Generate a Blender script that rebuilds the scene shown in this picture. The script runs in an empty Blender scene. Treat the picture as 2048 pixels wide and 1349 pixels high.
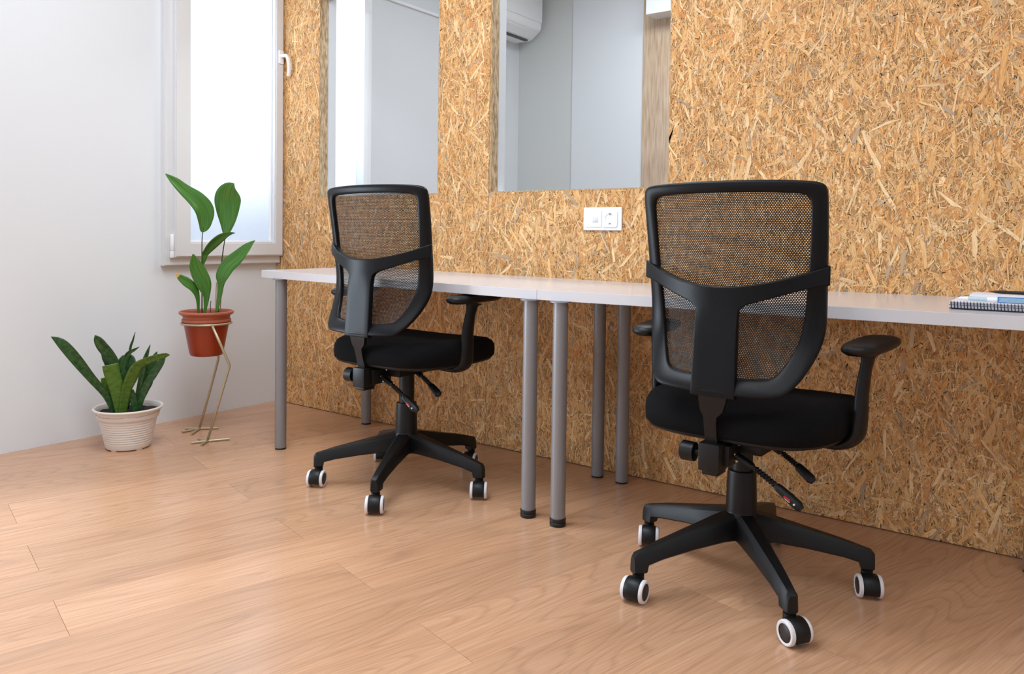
import bpy, bmesh, math, random
import numpy as np
from mathutils import Vector, Matrix, noise as mnoise

scene = bpy.context.scene
COL = scene.collection
rng = np.random.default_rng(7)
random.seed(7)

# ------------------------------------------------------------------ camera
CAM_P = (2.696052, -2.634051, 0.900562)
YAW, PITCH, ROLL = 0.630554, 0.027262, 0.012586
FPX, PPY = 1571.047, 512.92
fw = Vector((-math.sin(YAW) * math.cos(PITCH), math.cos(YAW) * math.cos(PITCH), -math.sin(PITCH)))
rt = Vector((math.cos(YAW), math.sin(YAW), 0))
up = rt.cross(fw)
r2 = rt * math.cos(ROLL) + up * math.sin(ROLL)
u2 = up * math.cos(ROLL) - rt * math.sin(ROLL)
cam = bpy.data.cameras.new('camera')
cam.sensor_width = 36
cam.lens = FPX * 36 / 2048
cam.shift_y = (PPY - 1349 / 2) / 2048
cam.clip_start = 0.01
camo = bpy.data.objects.new('camera', cam)
COL.objects.link(camo)
M = Matrix((r2, u2, -fw)).transposed().to_4x4()
M.translation = Vector(CAM_P)
camo.matrix_world = M
scene.camera = camo

# ------------------------------------------------------------------ world, lights, exposure
w = bpy.data.worlds.new('world')
scene.world = w
w.use_nodes = True
w.node_tree.nodes['Background'].inputs[0].default_value = (0.86, 0.93, 1.0, 1)
w.node_tree.nodes['Background'].inputs[1].default_value = 5.0


def area(name, loc, size, power, col, rot=(0, 0, 0), spread=180):
    l = bpy.data.lights.new(name, 'AREA')
    l.shape = 'RECTANGLE'
    l.size, l.size_y = size
    l.energy = power
    l.color = col
    l.spread = math.radians(spread)
    o = bpy.data.objects.new(name, l)
    o.location = loc
    o.rotation_euler = rot
    COL.objects.link(o)
    return o


area('ceiling_lamp', (0.75, -1.35, 2.72), (1.3, 0.8), 45, (0.82, 0.915, 1.0))
area('ceiling_lamp', (2.5, -2.3, 2.74), (3.0, 2.2), 37, (0.84, 0.925, 1.0))
area('daylight_fill', (0.6, -4.3, 1.6), (3.0, 1.9), 7, (0.74, 0.87, 1.0), (math.radians(90), 0, 0))  # added soft fill from behind the camera, no window stands there
area('daylight_fill', (-0.72, -2.1, 0.72), (0.8, 0.95), 31, (0.74, 0.87, 1.0), (math.radians(90), 0, math.radians(-90)), 130)
area('next_room_lamp', (1.2, 1.1, 2.72), (1.6, 0.8), 52, (0.92, 0.96, 1.0))

scene.view_settings.view_transform = 'Standard'
scene.view_settings.look = 'None'
scene.view_settings.exposure = -0.06
scene.view_settings.gamma = 1.0
scene.view_settings.use_curve_mapping = False
scene.cycles.max_bounces = 10
scene.cycles.diffuse_bounces = 6
scene.cycles.transparent_max_bounces = 12


# ------------------------------------------------------------------ helpers
def lin(c):
    return tuple(((v / 255) / 12.92 if v / 255 <= 0.04045 else ((v / 255 + 0.055) / 1.055) ** 2.4) for v in c)


def srgb(r, g, b):
    return (*lin((r, g, b)), 1)


def mat(name, col=(0.5, 0.5, 0.5, 1), rough=0.5, metal=0.0, spec=0.5, bump=None, vary=None, coat=0):
    m = bpy.data.materials.new(name)
    m.use_nodes = True
    nt = m.node_tree
    b = nt.nodes['Principled BSDF']
    b.inputs['Base Color'].default_value = col
    b.inputs['Roughness'].default_value = rough
    b.inputs['Metallic'].default_value = metal
    b.inputs['Specular IOR Level'].default_value = spec
    b.inputs['Coat Weight'].default_value = coat
    tc = nt.nodes.new('ShaderNodeTexCoord')
    if bump:
        n = nt.nodes.new('ShaderNodeTexNoise')
        n.inputs['Scale'].default_value = bump[0]
        n.inputs['Detail'].default_value = 3
        nt.links.new(tc.outputs['Object'], n.inputs['Vector'])
        bp = nt.nodes.new('ShaderNodeBump')
        bp.inputs['Strength'].default_value = bump[1]
        bp.inputs['Distance'].default_value = 0.002
        nt.links.new(n.outputs['Fac'], bp.inputs['Height'])
        nt.links.new(bp.outputs['Normal'], b.inputs['Normal'])
    if vary:
        n = nt.nodes.new('ShaderNodeTexNoise')
        n.inputs['Scale'].default_value = vary[0]
        n.inputs['Detail'].default_value = 4
        nt.links.new(tc.outputs['Object'], n.inputs['Vector'])
        mr = nt.nodes.new('ShaderNodeMix')
        mr.data_type = 'RGBA'
        mr.inputs[6].default_value = col
        mr.inputs[7].default_value = vary[1]
        nt.links.new(n.outputs['Fac'], mr.inputs[0])
        nt.links.new(mr.outputs[2], b.inputs['Base Color'])
    return m


def nodes(m):
    return m.node_tree, m.node_tree.nodes, m.node_tree.links, m.node_tree.nodes['Principled BSDF']


def link(name, me, m, parent=None, smooth=False, loc=None, rot=None):
    o = bpy.data.objects.new(name, me)
    COL.objects.link(o)
    if m is not None:
        if isinstance(m, (list, tuple)):
            for k in m:
                me.materials.append(k)
        else:
            me.materials.append(m)
    if smooth:
        me.polygons.foreach_set('use_smooth', [True] * len(me.polygons))
    if parent is not None:
        o.parent = parent
    if loc is not None:
        o.location = loc
    if rot is not None:
        o.rotation_euler = rot
    return o


def obj(name, bm, m, parent=None, smooth=False, loc=None, rot=None, auto=None):
    bmesh.ops.recalc_face_normals(bm, faces=bm.faces)
    me = bpy.data.meshes.new(name)
    if auto is not None:
        for e in bm.edges:
            if len(e.link_faces) == 2 and e.calc_face_angle(0) > math.radians(auto):
                e.smooth = False
        smooth = True
    bm.to_mesh(me)
    bm.free()
    return link(name, me, m, parent, smooth, loc, rot)


def tag(o, label=None, cat=None, group=None, kind=None):
    if label:
        o['label'] = label
    if cat:
        o['category'] = cat
    if group:
        o['group'] = group
    if kind:
        o['kind'] = kind
    return o


def empty(name, loc=(0, 0, 0), rz=0):
    o = bpy.data.objects.new(name, None)
    o.empty_display_size = 0.1
    o.location = loc
    o.rotation_euler = (0, 0, rz)
    COL.objects.link(o)
    return o


def box(bm, a, b, bev=0, seg=2, mtx=None):
    a, b = Vector(a), Vector(b)
    r = bmesh.ops.create_cube(bm, size=1)
    vs = r['verts']
    for v in vs:
        v.co = Vector(((a.x + b.x) / 2 + v.co.x * (b.x - a.x), (a.y + b.y) / 2 + v.co.y * (b.y - a.y), (a.z + b.z) / 2 + v.co.z * (b.z - a.z)))
    if bev:
        es = list({e for v in vs for e in v.link_edges})
        r = bmesh.ops.bevel(bm, geom=es, offset=bev, segments=seg, affect='EDGES', profile=0.6)
        vs = list({v for f in r['faces'] for v in f.verts} | {v for v in vs if v.is_valid})
    if mtx is not None:
        bmesh.ops.transform(bm, matrix=mtx, verts=vs)
    return bm


def weighted(o):
    """keep the big faces of a bevelled part flat in shading."""
    mo = o.modifiers.new('flat_faces', 'WEIGHTED_NORMAL')
    mo.keep_sharp = True
    mo.weight = 80
    return o


def boxm(name, a, b, m, parent=None, bev=0, seg=2, auto=40):
    bm = bmesh.new()
    box(bm, a, b, bev, seg)
    return weighted(obj(name, bm, m, parent, auto=auto)) if bev else obj(name, bm, m, parent)


def lathe(bm, prof, n=32, mtx=None, cap0=True, cap1=True):
    """prof: list of (r, z)."""
    rings = []
    for r, z in prof:
        ring = []
        for k in range(n):
            t = 2 * math.pi * k / n
            p = Vector((r * math.cos(t), r * math.sin(t), z))
            ring.append(bm.verts.new(mtx @ p if mtx is not None else p))
        rings.append(ring)
    for a, b in zip(rings, rings[1:]):
        for k in range(n):
            bm.faces.new((a[k], a[(k + 1) % n], b[(k + 1) % n], b[k]))
    if cap0 and prof[0][0] > 1e-5:
        bm.faces.new(rings[0][::-1])
    if cap1 and prof[-1][0] > 1e-5:
        bm.faces.new(rings[-1])
    return bm


def tube(bm, pts, rad, n=10, cap=True, squash=None, ref=None):
    """a tube along pts; rad is a number or one (ra, rb) or number per point."""
    pts = [Vector(p) for p in pts]
    if not isinstance(rad, (list, tuple)):
        rad = [rad] * len(pts)
    prev = Vector(ref) if ref else None
    rings = []
    for i, p in enumerate(pts):
        d = (pts[min(i + 1, len(pts) - 1)] - pts[max(i - 1, 0)]).normalized()
        if prev is None:
            prev = Vector((0, 0, 1)) if abs(d.z) < 0.9 else Vector((1, 0, 0))
        s = (prev - d * prev.dot(d)).normalized()
        prev = s
        t = d.cross(s)
        ra, rb = rad[i] if isinstance(rad[i], (list, tuple)) else (rad[i], rad[i])
        rings.append([bm.verts.new(p + s * (ra * math.cos(2 * math.pi * k / n)) + t * (rb * math.sin(2 * math.pi * k / n))) for k in range(n)])
    for a, b in zip(rings, rings[1:]):
        for k in range(n):
            bm.faces.new((a[k], a[(k + 1) % n], b[(k + 1) % n], b[k]))
    if cap:
        bm.faces.new(rings[0][::-1])
        bm.faces.new(rings[-1])
    return bm


def smooth_pts(pts, sub=6):
    pts = [Vector(p) for p in pts]
    out = []
    n = len(pts)
    for i in range(n - 1):
        p0, p1, p2, p3 = pts[max(i - 1, 0)], pts[i], pts[i + 1], pts[min(i + 2, n - 1)]
        for k in range(sub):
            t = k / sub
            out.append(0.5 * ((2 * p1) + (p2 - p0) * t + (2 * p0 - 5 * p1 + 4 * p2 - p3) * t * t + (3 * p1 - p0 - 3 * p2 + p3) * t ** 3))
    out.append(pts[-1])
    return out


def interp(x, xs, ys):
    return float(np.interp(x, xs, ys))


def subsurf(o, lv=2):
    s = o.modifiers.new('subdivision', 'SUBSURF')
    s.levels = s.render_levels = lv
    return o


# ------------------------------------------------------------------ materials
M_WALL = mat('white_paint', srgb(226, 230, 234), 0.75, bump=(220, 0.05))
M_WALL2 = mat('next_room_paint', srgb(222, 225, 229), 0.8, bump=(160, 0.05))
M_WALL3 = mat('next_room_paint_grey', srgb(208, 211, 209), 0.8)
M_CEIL = mat('ceiling_paint', srgb(240, 240, 238), 0.85)
M_PVC = mat('white_pvc', srgb(224, 225, 227), 0.32)
M_BEAD = mat('white_bead', srgb(246, 247, 250), 0.3)
M_DESK = mat('white_laminate', srgb(212, 211, 215), 0.2, spec=0.5)
M_LEG = mat('grey_metal_paint', srgb(142, 140, 142), 0.42, metal=0.25)
M_RUB = mat('black_rubber', srgb(22, 21, 22), 0.5)
M_PLASTIC = mat('black_plastic', srgb(13, 14, 17), 0.36, spec=0.22, bump=(900, 0.12))
M_PLASTIC2 = mat('black_plastic_base', srgb(14, 14, 16), 0.42, spec=0.36, bump=(900, 0.15))
M_FABRIC = mat('black_fabric', srgb(15, 15, 17), 0.95, spec=0.15, bump=(1400, 0.5))
M_MESH = mat('black_mesh', srgb(20, 18, 17), 0.7)
M_METALB = mat('black_metal', srgb(16, 16, 17), 0.42, spec=0.35)
M_CHROME = mat('steel_bolt', srgb(205, 205, 205), 0.25, metal=1)
M_TYRE = mat('white_tyre', srgb(226, 222, 224), 0.5)
M_HUBC = mat('caster_hub', srgb(34, 28, 27), 0.4)
M_BRASS = mat('brass_wire', srgb(188, 174, 146), 0.42, metal=0.6)
M_TERRA = mat('terracotta_plastic', srgb(156, 54, 20), 0.3, vary=(12, srgb(142, 48, 18)))
M_TERRA2 = mat('terracotta_rim', srgb(176, 94, 68), 0.45)
M_POTW = mat('white_plastic_pot', srgb(233, 226, 219), 0.4)
M_SOIL = mat('soil', srgb(58, 46, 42), 0.95, bump=(180, 1.0), vary=(160, srgb(20, 15, 13)))
M_RED = mat('red_print', srgb(170, 30, 35), 0.4)
M_WPRINT = mat('white_print', srgb(230, 230, 230), 0.5)
M_NAVY = mat('navy_cover', srgb(28, 30, 52), 0.4)
M_PAPER = mat('paper', srgb(232, 232, 240), 0.7)
M_BLUE = mat('blue_plastic', srgb(52, 128, 205), 0.3)
M_PALEBLUE = mat('pale_blue_label', srgb(165, 195, 208), 0.35, vary=(260, srgb(118, 158, 192)))
M_CLEARBLUE = mat('clear_blue_barrel', srgb(190, 216, 224), 0.15)
M_OLIVE = mat('olive_card', srgb(160, 158, 128), 0.6)
M_BLACKPEN = mat('black_pen', srgb(25, 24, 24), 0.35)
M_DARK = mat('dark_gap', srgb(30, 30, 33), 0.6)
M_AC = mat('ac_white', srgb(240, 242, 244), 0.4)
M_OUT = mat('blue_grey_blocker', srgb(70, 105, 150), 0.9)  # for the added block that dims and tints the panes from below


def leaf_mat(name, c1, c2, sc, rough):
    m = mat(name, c1, rough, spec=0.5)
    nt, N, L, b = nodes(m)
    at = N.new('ShaderNodeAttribute')
    at.attribute_name = 'luv'
    mp = N.new('ShaderNodeMapping')
    mp.inputs['Scale'].default_value = sc
    L.new(at.outputs['Vector'], mp.inputs['Vector'])
    n = N.new('ShaderNodeTexNoise')
    n.inputs['Scale'].default_value = 1
    n.inputs['Detail'].default_value = 3
    L.new(mp.outputs[0], n.inputs['Vector'])
    cr = N.new('ShaderNodeValToRGB')
    cr.color_ramp.elements[0].position = 0.35
    cr.color_ramp.elements[0].color = c1
    cr.color_ramp.elements[1].position = 0.68
    cr.color_ramp.elements[1].color = c2
    L.new(n.outputs['Fac'], cr.inputs[0])
    L.new(cr.outputs[0], b.inputs['Base Color'])
    bp = N.new('ShaderNodeBump')
    bp.inputs['Strength'].default_value = 0.25
    bp.inputs['Distance'].default_value = 0.002
    L.new(n.outputs['Fac'], bp.inputs['Height'])
    L.new(bp.outputs[0], b.inputs['Normal'])
    b.inputs['Subsurface Weight'].default_value = 0
    return m


M_LEAF = leaf_mat('aspidistra_leaf', srgb(48, 100, 34), srgb(80, 132, 46), (6, 260, 1), 0.3)
M_LEAF2 = leaf_mat('snake_plant_leaf', srgb(24, 62, 28), srgb(56, 98, 46), (70, 60, 1), 0.34)
M_LEAF3 = leaf_mat('snake_plant_leaf_light', srgb(60, 98, 24), srgb(92, 124, 36), (90, 30, 1), 0.4)
M_STEM = mat('petiole', srgb(48, 62, 38), 0.5)
M_STEMP = mat('dry_petiole', srgb(172, 150, 120), 0.6)
M_TIP = mat('dry_leaf_tip', srgb(205, 165, 90), 0.6)


def osb_mats():
    # flakes: colour comes with each flake, grain runs along the flake
    m = mat('osb_flake', (0.5, 0.3, 0.15, 1), 0.6, spec=0.12)
    nt, N, L, b = nodes(m)
    ac = N.new('ShaderNodeAttribute')
    ac.attribute_name = 'fcol'
    au = N.new('ShaderNodeAttribute')
    au.attribute_name = 'fuv'
    mp = N.new('ShaderNodeMapping')
    mp.inputs['Scale'].default_value = (40, 700, 60)
    L.new(au.outputs['Vector'], mp.inputs['Vector'])
    n = N.new('ShaderNodeTexNoise')
    n.inputs['Scale'].default_value = 1
    n.inputs['Detail'].default_value = 3
    L.new(mp.outputs[0], n.inputs['Vector'])
    mr = N.new('ShaderNodeMapRange')
    mr.inputs[1].default_value = 0.25
    mr.inputs[2].default_value = 0.75
    mr.inputs[3].default_value = 0.72
    mr.inputs[4].default_value = 1.2
    L.new(n.outputs['Fac'], mr.inputs[0])
    mx = N.new('ShaderNodeMix')
    mx.data_type = 'RGBA'
    mx.blend_type = 'MULTIPLY'
    mx.inputs[0].default_value = 1
    L.new(ac.outputs['Color'], mx.inputs[6])
    L.new(mr.outputs[0], mx.inputs[7])
    L.new(mx.outputs[2], b.inputs['Base Color'])
    # board under the flakes
    m2 = mat('osb_board', srgb(190, 140, 85), 0.65)
    nt, N, L, b = nodes(m2)
    tc = N.new('ShaderNodeTexCoord')
    mp = N.new('ShaderNodeMapping')
    mp.inputs['Scale'].default_value = (260, 260, 45)
    L.new(tc.outputs['Object'], mp.inputs['Vector'])
    n = N.new('ShaderNodeTexNoise')
    n.inputs['Scale'].default_value = 1
    n.inputs['Detail'].default_value = 4
    L.new(mp.outputs[0], n.inputs['Vector'])
    cr = N.new('ShaderNodeValToRGB')
    e = cr.color_ramp.elements
    e[0].position = 0.3
    e[0].color = srgb(112, 76, 42)
    e[1].position = 0.62
    e[1].color = srgb(206, 160, 100)
    L.new(n.outputs['Fac'], cr.inputs[0])
    L.new(cr.outputs[0], b.inputs['Base Color'])
    # sawn edge of the board, in the jambs
    m3 = mat('osb_edge', srgb(160, 130, 92), 0.8)
    nt, N, L, b = nodes(m3)
    tc = N.new('ShaderNodeTexCoord')
    mp = N.new('ShaderNodeMapping')
    mp.inputs['Scale'].default_value = (120, 120, 30)
    L.new(tc.outputs['Object'], mp.inputs['Vector'])
    n = N.new('ShaderNodeTexNoise')
    n.inputs['Scale'].default_value = 1
    n.inputs['Detail'].default_value = 5
    L.new(mp.outputs[0], n.inputs['Vector'])
    cr = N.new('ShaderNodeValToRGB')
    e = cr.color_ramp.elements
    e[0].position = 0.32
    e[0].color = srgb(140, 112, 80)
    e[1].position = 0.66
    e[1].color = srgb(210, 186, 150)
    L.new(n.outputs['Fac'], cr.inputs[0])
    L.new(cr.outputs[0], b.inputs['Base Color'])
    return m, m2, m3


M_FLAKE, M_BOARD, M_EDGE = osb_mats()


def wood_floor():
    m = mat('oak_laminate', srgb(200, 160, 130), 0.23, spec=0.72)
    nt, N, L, b = nodes(m)
    tc = N.new('ShaderNodeTexCoord')
    oi = N.new('ShaderNodeObjectInfo')
    off = N.new('ShaderNodeVectorMath')
    off.operation = 'SCALE'
    cx = N.new('ShaderNodeCombineXYZ')
    for k in range(3):
        L.new(oi.outputs['Random'], cx.inputs[k])
    L.new(cx.outputs[0], off.inputs[0])
    off.inputs['Scale'].default_value = 37.0
    add = N.new('ShaderNodeVectorMath')
    L.new(tc.outputs['Object'], add.inputs[0])
    L.new(off.outputs[0], add.inputs[1])

    def noise(scale, detail, dist=0, rough=0.5):
        mp = N.new('ShaderNodeMapping')
        mp.inputs['Scale'].default_value = scale
        L.new(add.outputs[0], mp.inputs['Vector'])
        n = N.new('ShaderNodeTexNoise')
        n.inputs['Scale'].default_value = 1
        n.inputs['Detail'].default_value = detail
        n.inputs['Distortion'].default_value = dist
        n.inputs['Roughness'].default_value = rough
        L.new(mp.outputs[0], n.inputs['Vector'])
        return n
    # cathedral rings: contour lines of a long smooth field
    f0 = noise((5.2, 0.62, 1), 1.2, 0.35)
    f1 = noise((60, 5, 1), 2)
    f = N.new('ShaderNodeMath')
    f.operation = 'MULTIPLY_ADD'
    f.inputs[1].default_value = 0.016
    L.new(f1.outputs['Fac'], f.inputs[0])
    L.new(f0.outputs['Fac'], f.inputs[2])
    mul = N.new('ShaderNodeMath')
    mul.operation = 'MULTIPLY'
    mul.inputs[1].default_value = 26
    L.new(f.outputs[0], mul.inputs[0])
    fr = N.new('ShaderNodeMath')
    fr.operation = 'FRACT'
    L.new(mul.outputs[0], fr.inputs[0])
    ring = N.new('ShaderNodeValToRGB')
    e = ring.color_ramp.elements
    e[0].position = 0.0
    e[0].color = (0.35, 0.35, 0.35, 1)
    e[1].position = 0.22
    e[1].color = (1, 1, 1, 1)
    k = ring.color_ramp.elements.new(0.85)
    k.color = (0.85, 0.85, 0.85, 1)
    k = ring.color_ramp.elements.new(1.0)
    k.color = (0.4, 0.4, 0.4, 1)
    L.new(fr.outputs[0], ring.inputs[0])
    fine = noise((190, 4.5, 1), 4, 0, 0.65)
    big = noise((5, 1.0, 1), 2)
    cr = N.new('ShaderNodeValToRGB')
    e = cr.color_ramp.elements
    e[0].position = 0.27
    e[0].color = srgb(196, 147, 112)
    e[1].position = 0.70
    e[1].color = srgb(218, 174, 140)
    L.new(fine.outputs['Fac'], cr.inputs[0])
    mx = N.new('ShaderNodeMix')
    mx.data_type = 'RGBA'
    mx.blend_type = 'MULTIPLY'
    mx.inputs[0].default_value = 0.25
    L.new(cr.outputs[0], mx.inputs[6])
    L.new(ring.outputs[0], mx.inputs[7])
    cr2 = N.new('ShaderNodeValToRGB')
    e = cr2.color_ramp.elements
    e[0].position = 0.3
    e[0].color = (0.86, 0.83, 0.80, 1)
    e[1].position = 0.7
    e[1].color = (1.0, 1.0, 1.0, 1)
    L.new(big.outputs['Fac'], cr2.inputs[0])
    mx2 = N.new('ShaderNodeMix')
    mx2.data_type = 'RGBA'
    mx2.blend_type = 'MULTIPLY'
    mx2.inputs[0].default_value = 1
    L.new(mx.outputs[2], mx2.inputs[6])
    L.new(cr2.outputs[0], mx2.inputs[7])
    rv = N.new('ShaderNodeMapRange')
    rv.inputs[3].default_value = 0.93
    rv.inputs[4].default_value = 1.06
    L.new(oi.outputs['Random'], rv.inputs[0])
    mx3 = N.new('ShaderNodeMix')
    mx3.data_type = 'RGBA'
    mx3.blend_type = 'MULTIPLY'
    mx3.inputs[0].default_value = 1
    L.new(mx2.outputs[2], mx3.inputs[6])
    L.new(rv.outputs[0], mx3.inputs[7])
    L.new(mx3.outputs[2], b.inputs['Base Color'])
    bp = N.new('ShaderNodeBump')
    bp.inputs['Strength'].default_value = 0.03
    bp.inputs['Distance'].default_value = 0.001
    L.new(fine.outputs['Fac'], bp.inputs['Height'])
    L.new(bp.outputs[0], b.inputs['Normal'])
    return m


M_FLOOR = wood_floor()
M_SUB = mat('underlay', srgb(96, 66, 48), 0.9)


def glass_mat():
    m = bpy.data.materials.new('clear_glass')
    m.use_nodes = True
    nt = m.node_tree
    N, L = nt.nodes, nt.links
    N.remove(N['Principled BSDF'])
    out = N['Material Output']
    t = N.new('ShaderNodeBsdfTransparent')
    t.inputs[0].default_value = (0.95, 0.97, 0.98, 1)
    g = N.new('ShaderNodeBsdfGlossy')
    g.inputs['Roughness'].default_value = 0.02
    fr = N.new('ShaderNodeFresnel')
    geo = N.new('ShaderNodeNewGeometry')
    ior = N.new('ShaderNodeMapRange')     # the same weak mirror on both faces of the pane
    ior.inputs[3].default_value = 1.45
    ior.inputs[4].default_value = 1 / 1.45
    L.new(geo.outputs['Backfacing'], ior.inputs[0])
    L.new(ior.outputs[0], fr.inputs[0])
    mx = N.new('ShaderNodeMixShader')
    L.new(fr.outputs[0], mx.inputs[0])
    L.new(t.outputs[0], mx.inputs[1])
    L.new(g.outputs[0], mx.inputs[2])
    L.new(mx.outputs[0], out.inputs[0])
    return m


def frosted_mat():
    m = bpy.data.materials.new('frosted_glass')
    m.use_nodes = True
    nt = m.node_tree
    N, L = nt.nodes, nt.links
    N.remove(N['Principled BSDF'])
    out = N['Material Output']
    t = N.new('ShaderNodeBsdfTranslucent')
    t.inputs[0].default_value = (0.97, 0.98, 0.99, 1)
    g = N.new('ShaderNodeBsdfGlossy')
    g.inputs['Roughness'].default_value = 0.25
    mx = N.new('ShaderNodeMixShader')
    mx.inputs[0].default_value = 0.04
    L.new(t.outputs[0], mx.inputs[1])
    L.new(g.outputs[0], mx.inputs[2])
    L.new(mx.outputs[0], out.inputs[0])
    return m


M_GLASS = glass_mat()
M_FROST = frosted_mat()

# ------------------------------------------------------------------ room shell
XL, XR, YF, ZC = -0.775, 4.7, -4.4, 2.8
S = lambda o: tag(o, kind='structure')


def slab_with_holes(name, rects, m):
    """rects: list of (a, b) boxes joined into one wall mesh."""
    bm = bmesh.new()
    for a, b in rects:
        box(bm, a, b)
    return S(obj(name, bm, m))


floor = S(boxm('floor', (-1.0, YF - 0.1, -0.12), (XR + 0.1, 2.4, -0.009), M_SUB))

# floor planks, laid a little off the wall's direction
PD = Vector((0.258, 0.966, 0)).normalized()
PC = Vector((PD.y, -PD.x, 0))
PW, PL_ = 0.2115, 1.285
pk = bmesh.new()
box(pk, (-PW / 2 + 0.0002, -PL_ / 2 + 0.0004, -0.009), (PW / 2 - 0.0002, PL_ / 2 - 0.0004, 0.0))
bmesh.ops.recalc_face_normals(pk, faces=pk.faces)
pme = bpy.data.meshes.new('plank')
pk.to_mesh(pme)
pk.free()
pme.materials.append(M_FLOOR)
pang = math.atan2(PD.y, PD.x) - math.pi / 2
U0, V0 = 0.705, -1.525
for i in range(-14, 26):
    for j in range(-4, 5):
        u = U0 + (i + 0.5) * PW
        v = V0 + (j + 0.5 + (0.5 if i % 2 else 0.0)) * PL_
        c = PC * u + PD * v
        # keep the planks that reach into the room
        cs = [c + PC * (a * PW / 2) + PD * (b * PL_ / 2) for a in (-1, 0, 1) for b in (-1, -0.5, 0, 0.5, 1)]
        if not any(XL - 0.05 < q.x < 3.9 and -3.4 < q.y < 0.06 for q in cs):
            continue
        o = bpy.data.objects.new('plank', pme)
        o.location = c
        o.rotation_euler = (0, 0, pang)
        o.parent = floor
        COL.objects.link(o)

# left wall with the window opening
WY0, WY1, WZ0, WZ1 = -0.635, -0.022, 0.755, 2.28
slab_with_holes('wall_left', [((XL - 0.2, YF, -0.05), (XL, WY0, ZC)), ((XL - 0.2, WY1, -0.05), (XL, 0.0, ZC)),
                              ((XL - 0.2, WY0, -0.05), (XL, WY1, WZ0)), ((XL - 0.2, WY0, WZ1), (XL, WY1, ZC))], M_WALL)
slab_with_holes('wall_right', [((XR, YF, -0.05), (XR + 0.1, 2.4, ZC))], M_WALL)
slab_with_holes('wall_front', [((XL - 0.2, YF - 0.1, -0.05), (XR + 0.1, YF, ZC))], M_WALL)
slab_with_holes('ceiling', [((-1.05, YF - 0.1, ZC), (XR + 0.1, 2.5, ZC + 0.1))], M_CEIL)

# ------------------------------------------------------------------ OSB partition
O1 = (-0.4365, 0.3605)
O2 = (0.6515, 1.4706)
OZ0, OZ1 = 1.0785, 2.10
YC = 0.018     # board thickness
YB = 0.105     # far side of the partition
segs = [(XL, O1[0]), (O1[1], O2[0]), (O2[1], XR)]
rects = [((a, YC, -0.05), (b, YB, ZC)) for a, b in segs]
for o in (O1, O2):
    rects += [((o[0], YC, -0.05), (o[1], YB, OZ0)), ((o[0], YC, OZ1), (o[1], YB, ZC))]
wall_back = slab_with_holes('wall_back', rects, M_WALL2)

bounds = [XL, 0.6475, 3.1475, XR]


def flake_arrays(n, x0, x1, z0, z1, Lr, Wr, bias, cols, wts, y0, y1):
    L_ = rng.uniform(*Lr, n) * rng.uniform(0.6, 1.2, n)
    W_ = rng.uniform(*Wr, n)
    cx, cz = rng.uniform(x0, x1, n), rng.uniform(z0, z1, n)
    th = np.where(rng.random(n) < bias, rng.normal(math.pi / 2, 0.48, n), rng.uniform(0, math.pi, n))
    a = rng.uniform(0.18, 0.5, (n, 4))
    ends = rng.uniform(-0.45, 0.45, (n, 2))
    e1, e2 = rng.uniform(0.22, 0.47, (2, n)), rng.uniform(0.22, 0.47, (2, n))
    u = np.stack([-0.5 * L_, -e1[0] * L_, e1[1] * L_, 0.5 * L_, e2[0] * L_, -e2[1] * L_], 1)
    v = np.stack([ends[:, 0] * W_, a[:, 0] * W_, a[:, 1] * W_, ends[:, 1] * W_, -a[:, 2] * W_, -a[:, 3] * W_], 1)
    # a slow bend so the flakes are not ruler-straight
    v = v + (rng.normal(0, 0.05, n) * L_)[:, None] * ((2 * u / L_[:, None]) ** 2 - 0.5)
    c, s = np.cos(th)[:, None], np.sin(th)[:, None]
    x = cx[:, None] + u * c - v * s
    z = cz[:, None] + u * s + v * c
    y = rng.uniform(y0, y1, n)[:, None] + rng.normal(0, 0.00012, (n, 6))
    k = rng.choice(len(cols), n, p=np.array(wts) / sum(wts))
    base = np.array([lin(q) for q in cols])[k]
    base = base * 0.82 + 0.18 * np.array(lin((228, 177, 119))) if len(cols) > 3 else base
    base = base * rng.normal(1, 0.075, n).clip(0.75, 1.2)[:, None]
    uvr = np.stack([u, v, np.repeat(rng.uniform(0, 50, n)[:, None], 6, 1)], 2)
    return np.stack([x, y, z], 2), base, uvr


PAL = [(245, 211, 163), (237, 190, 132), (228, 173, 110), (214, 146, 83), (195, 136, 90), (184, 163, 138), (166, 150, 132)]


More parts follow.
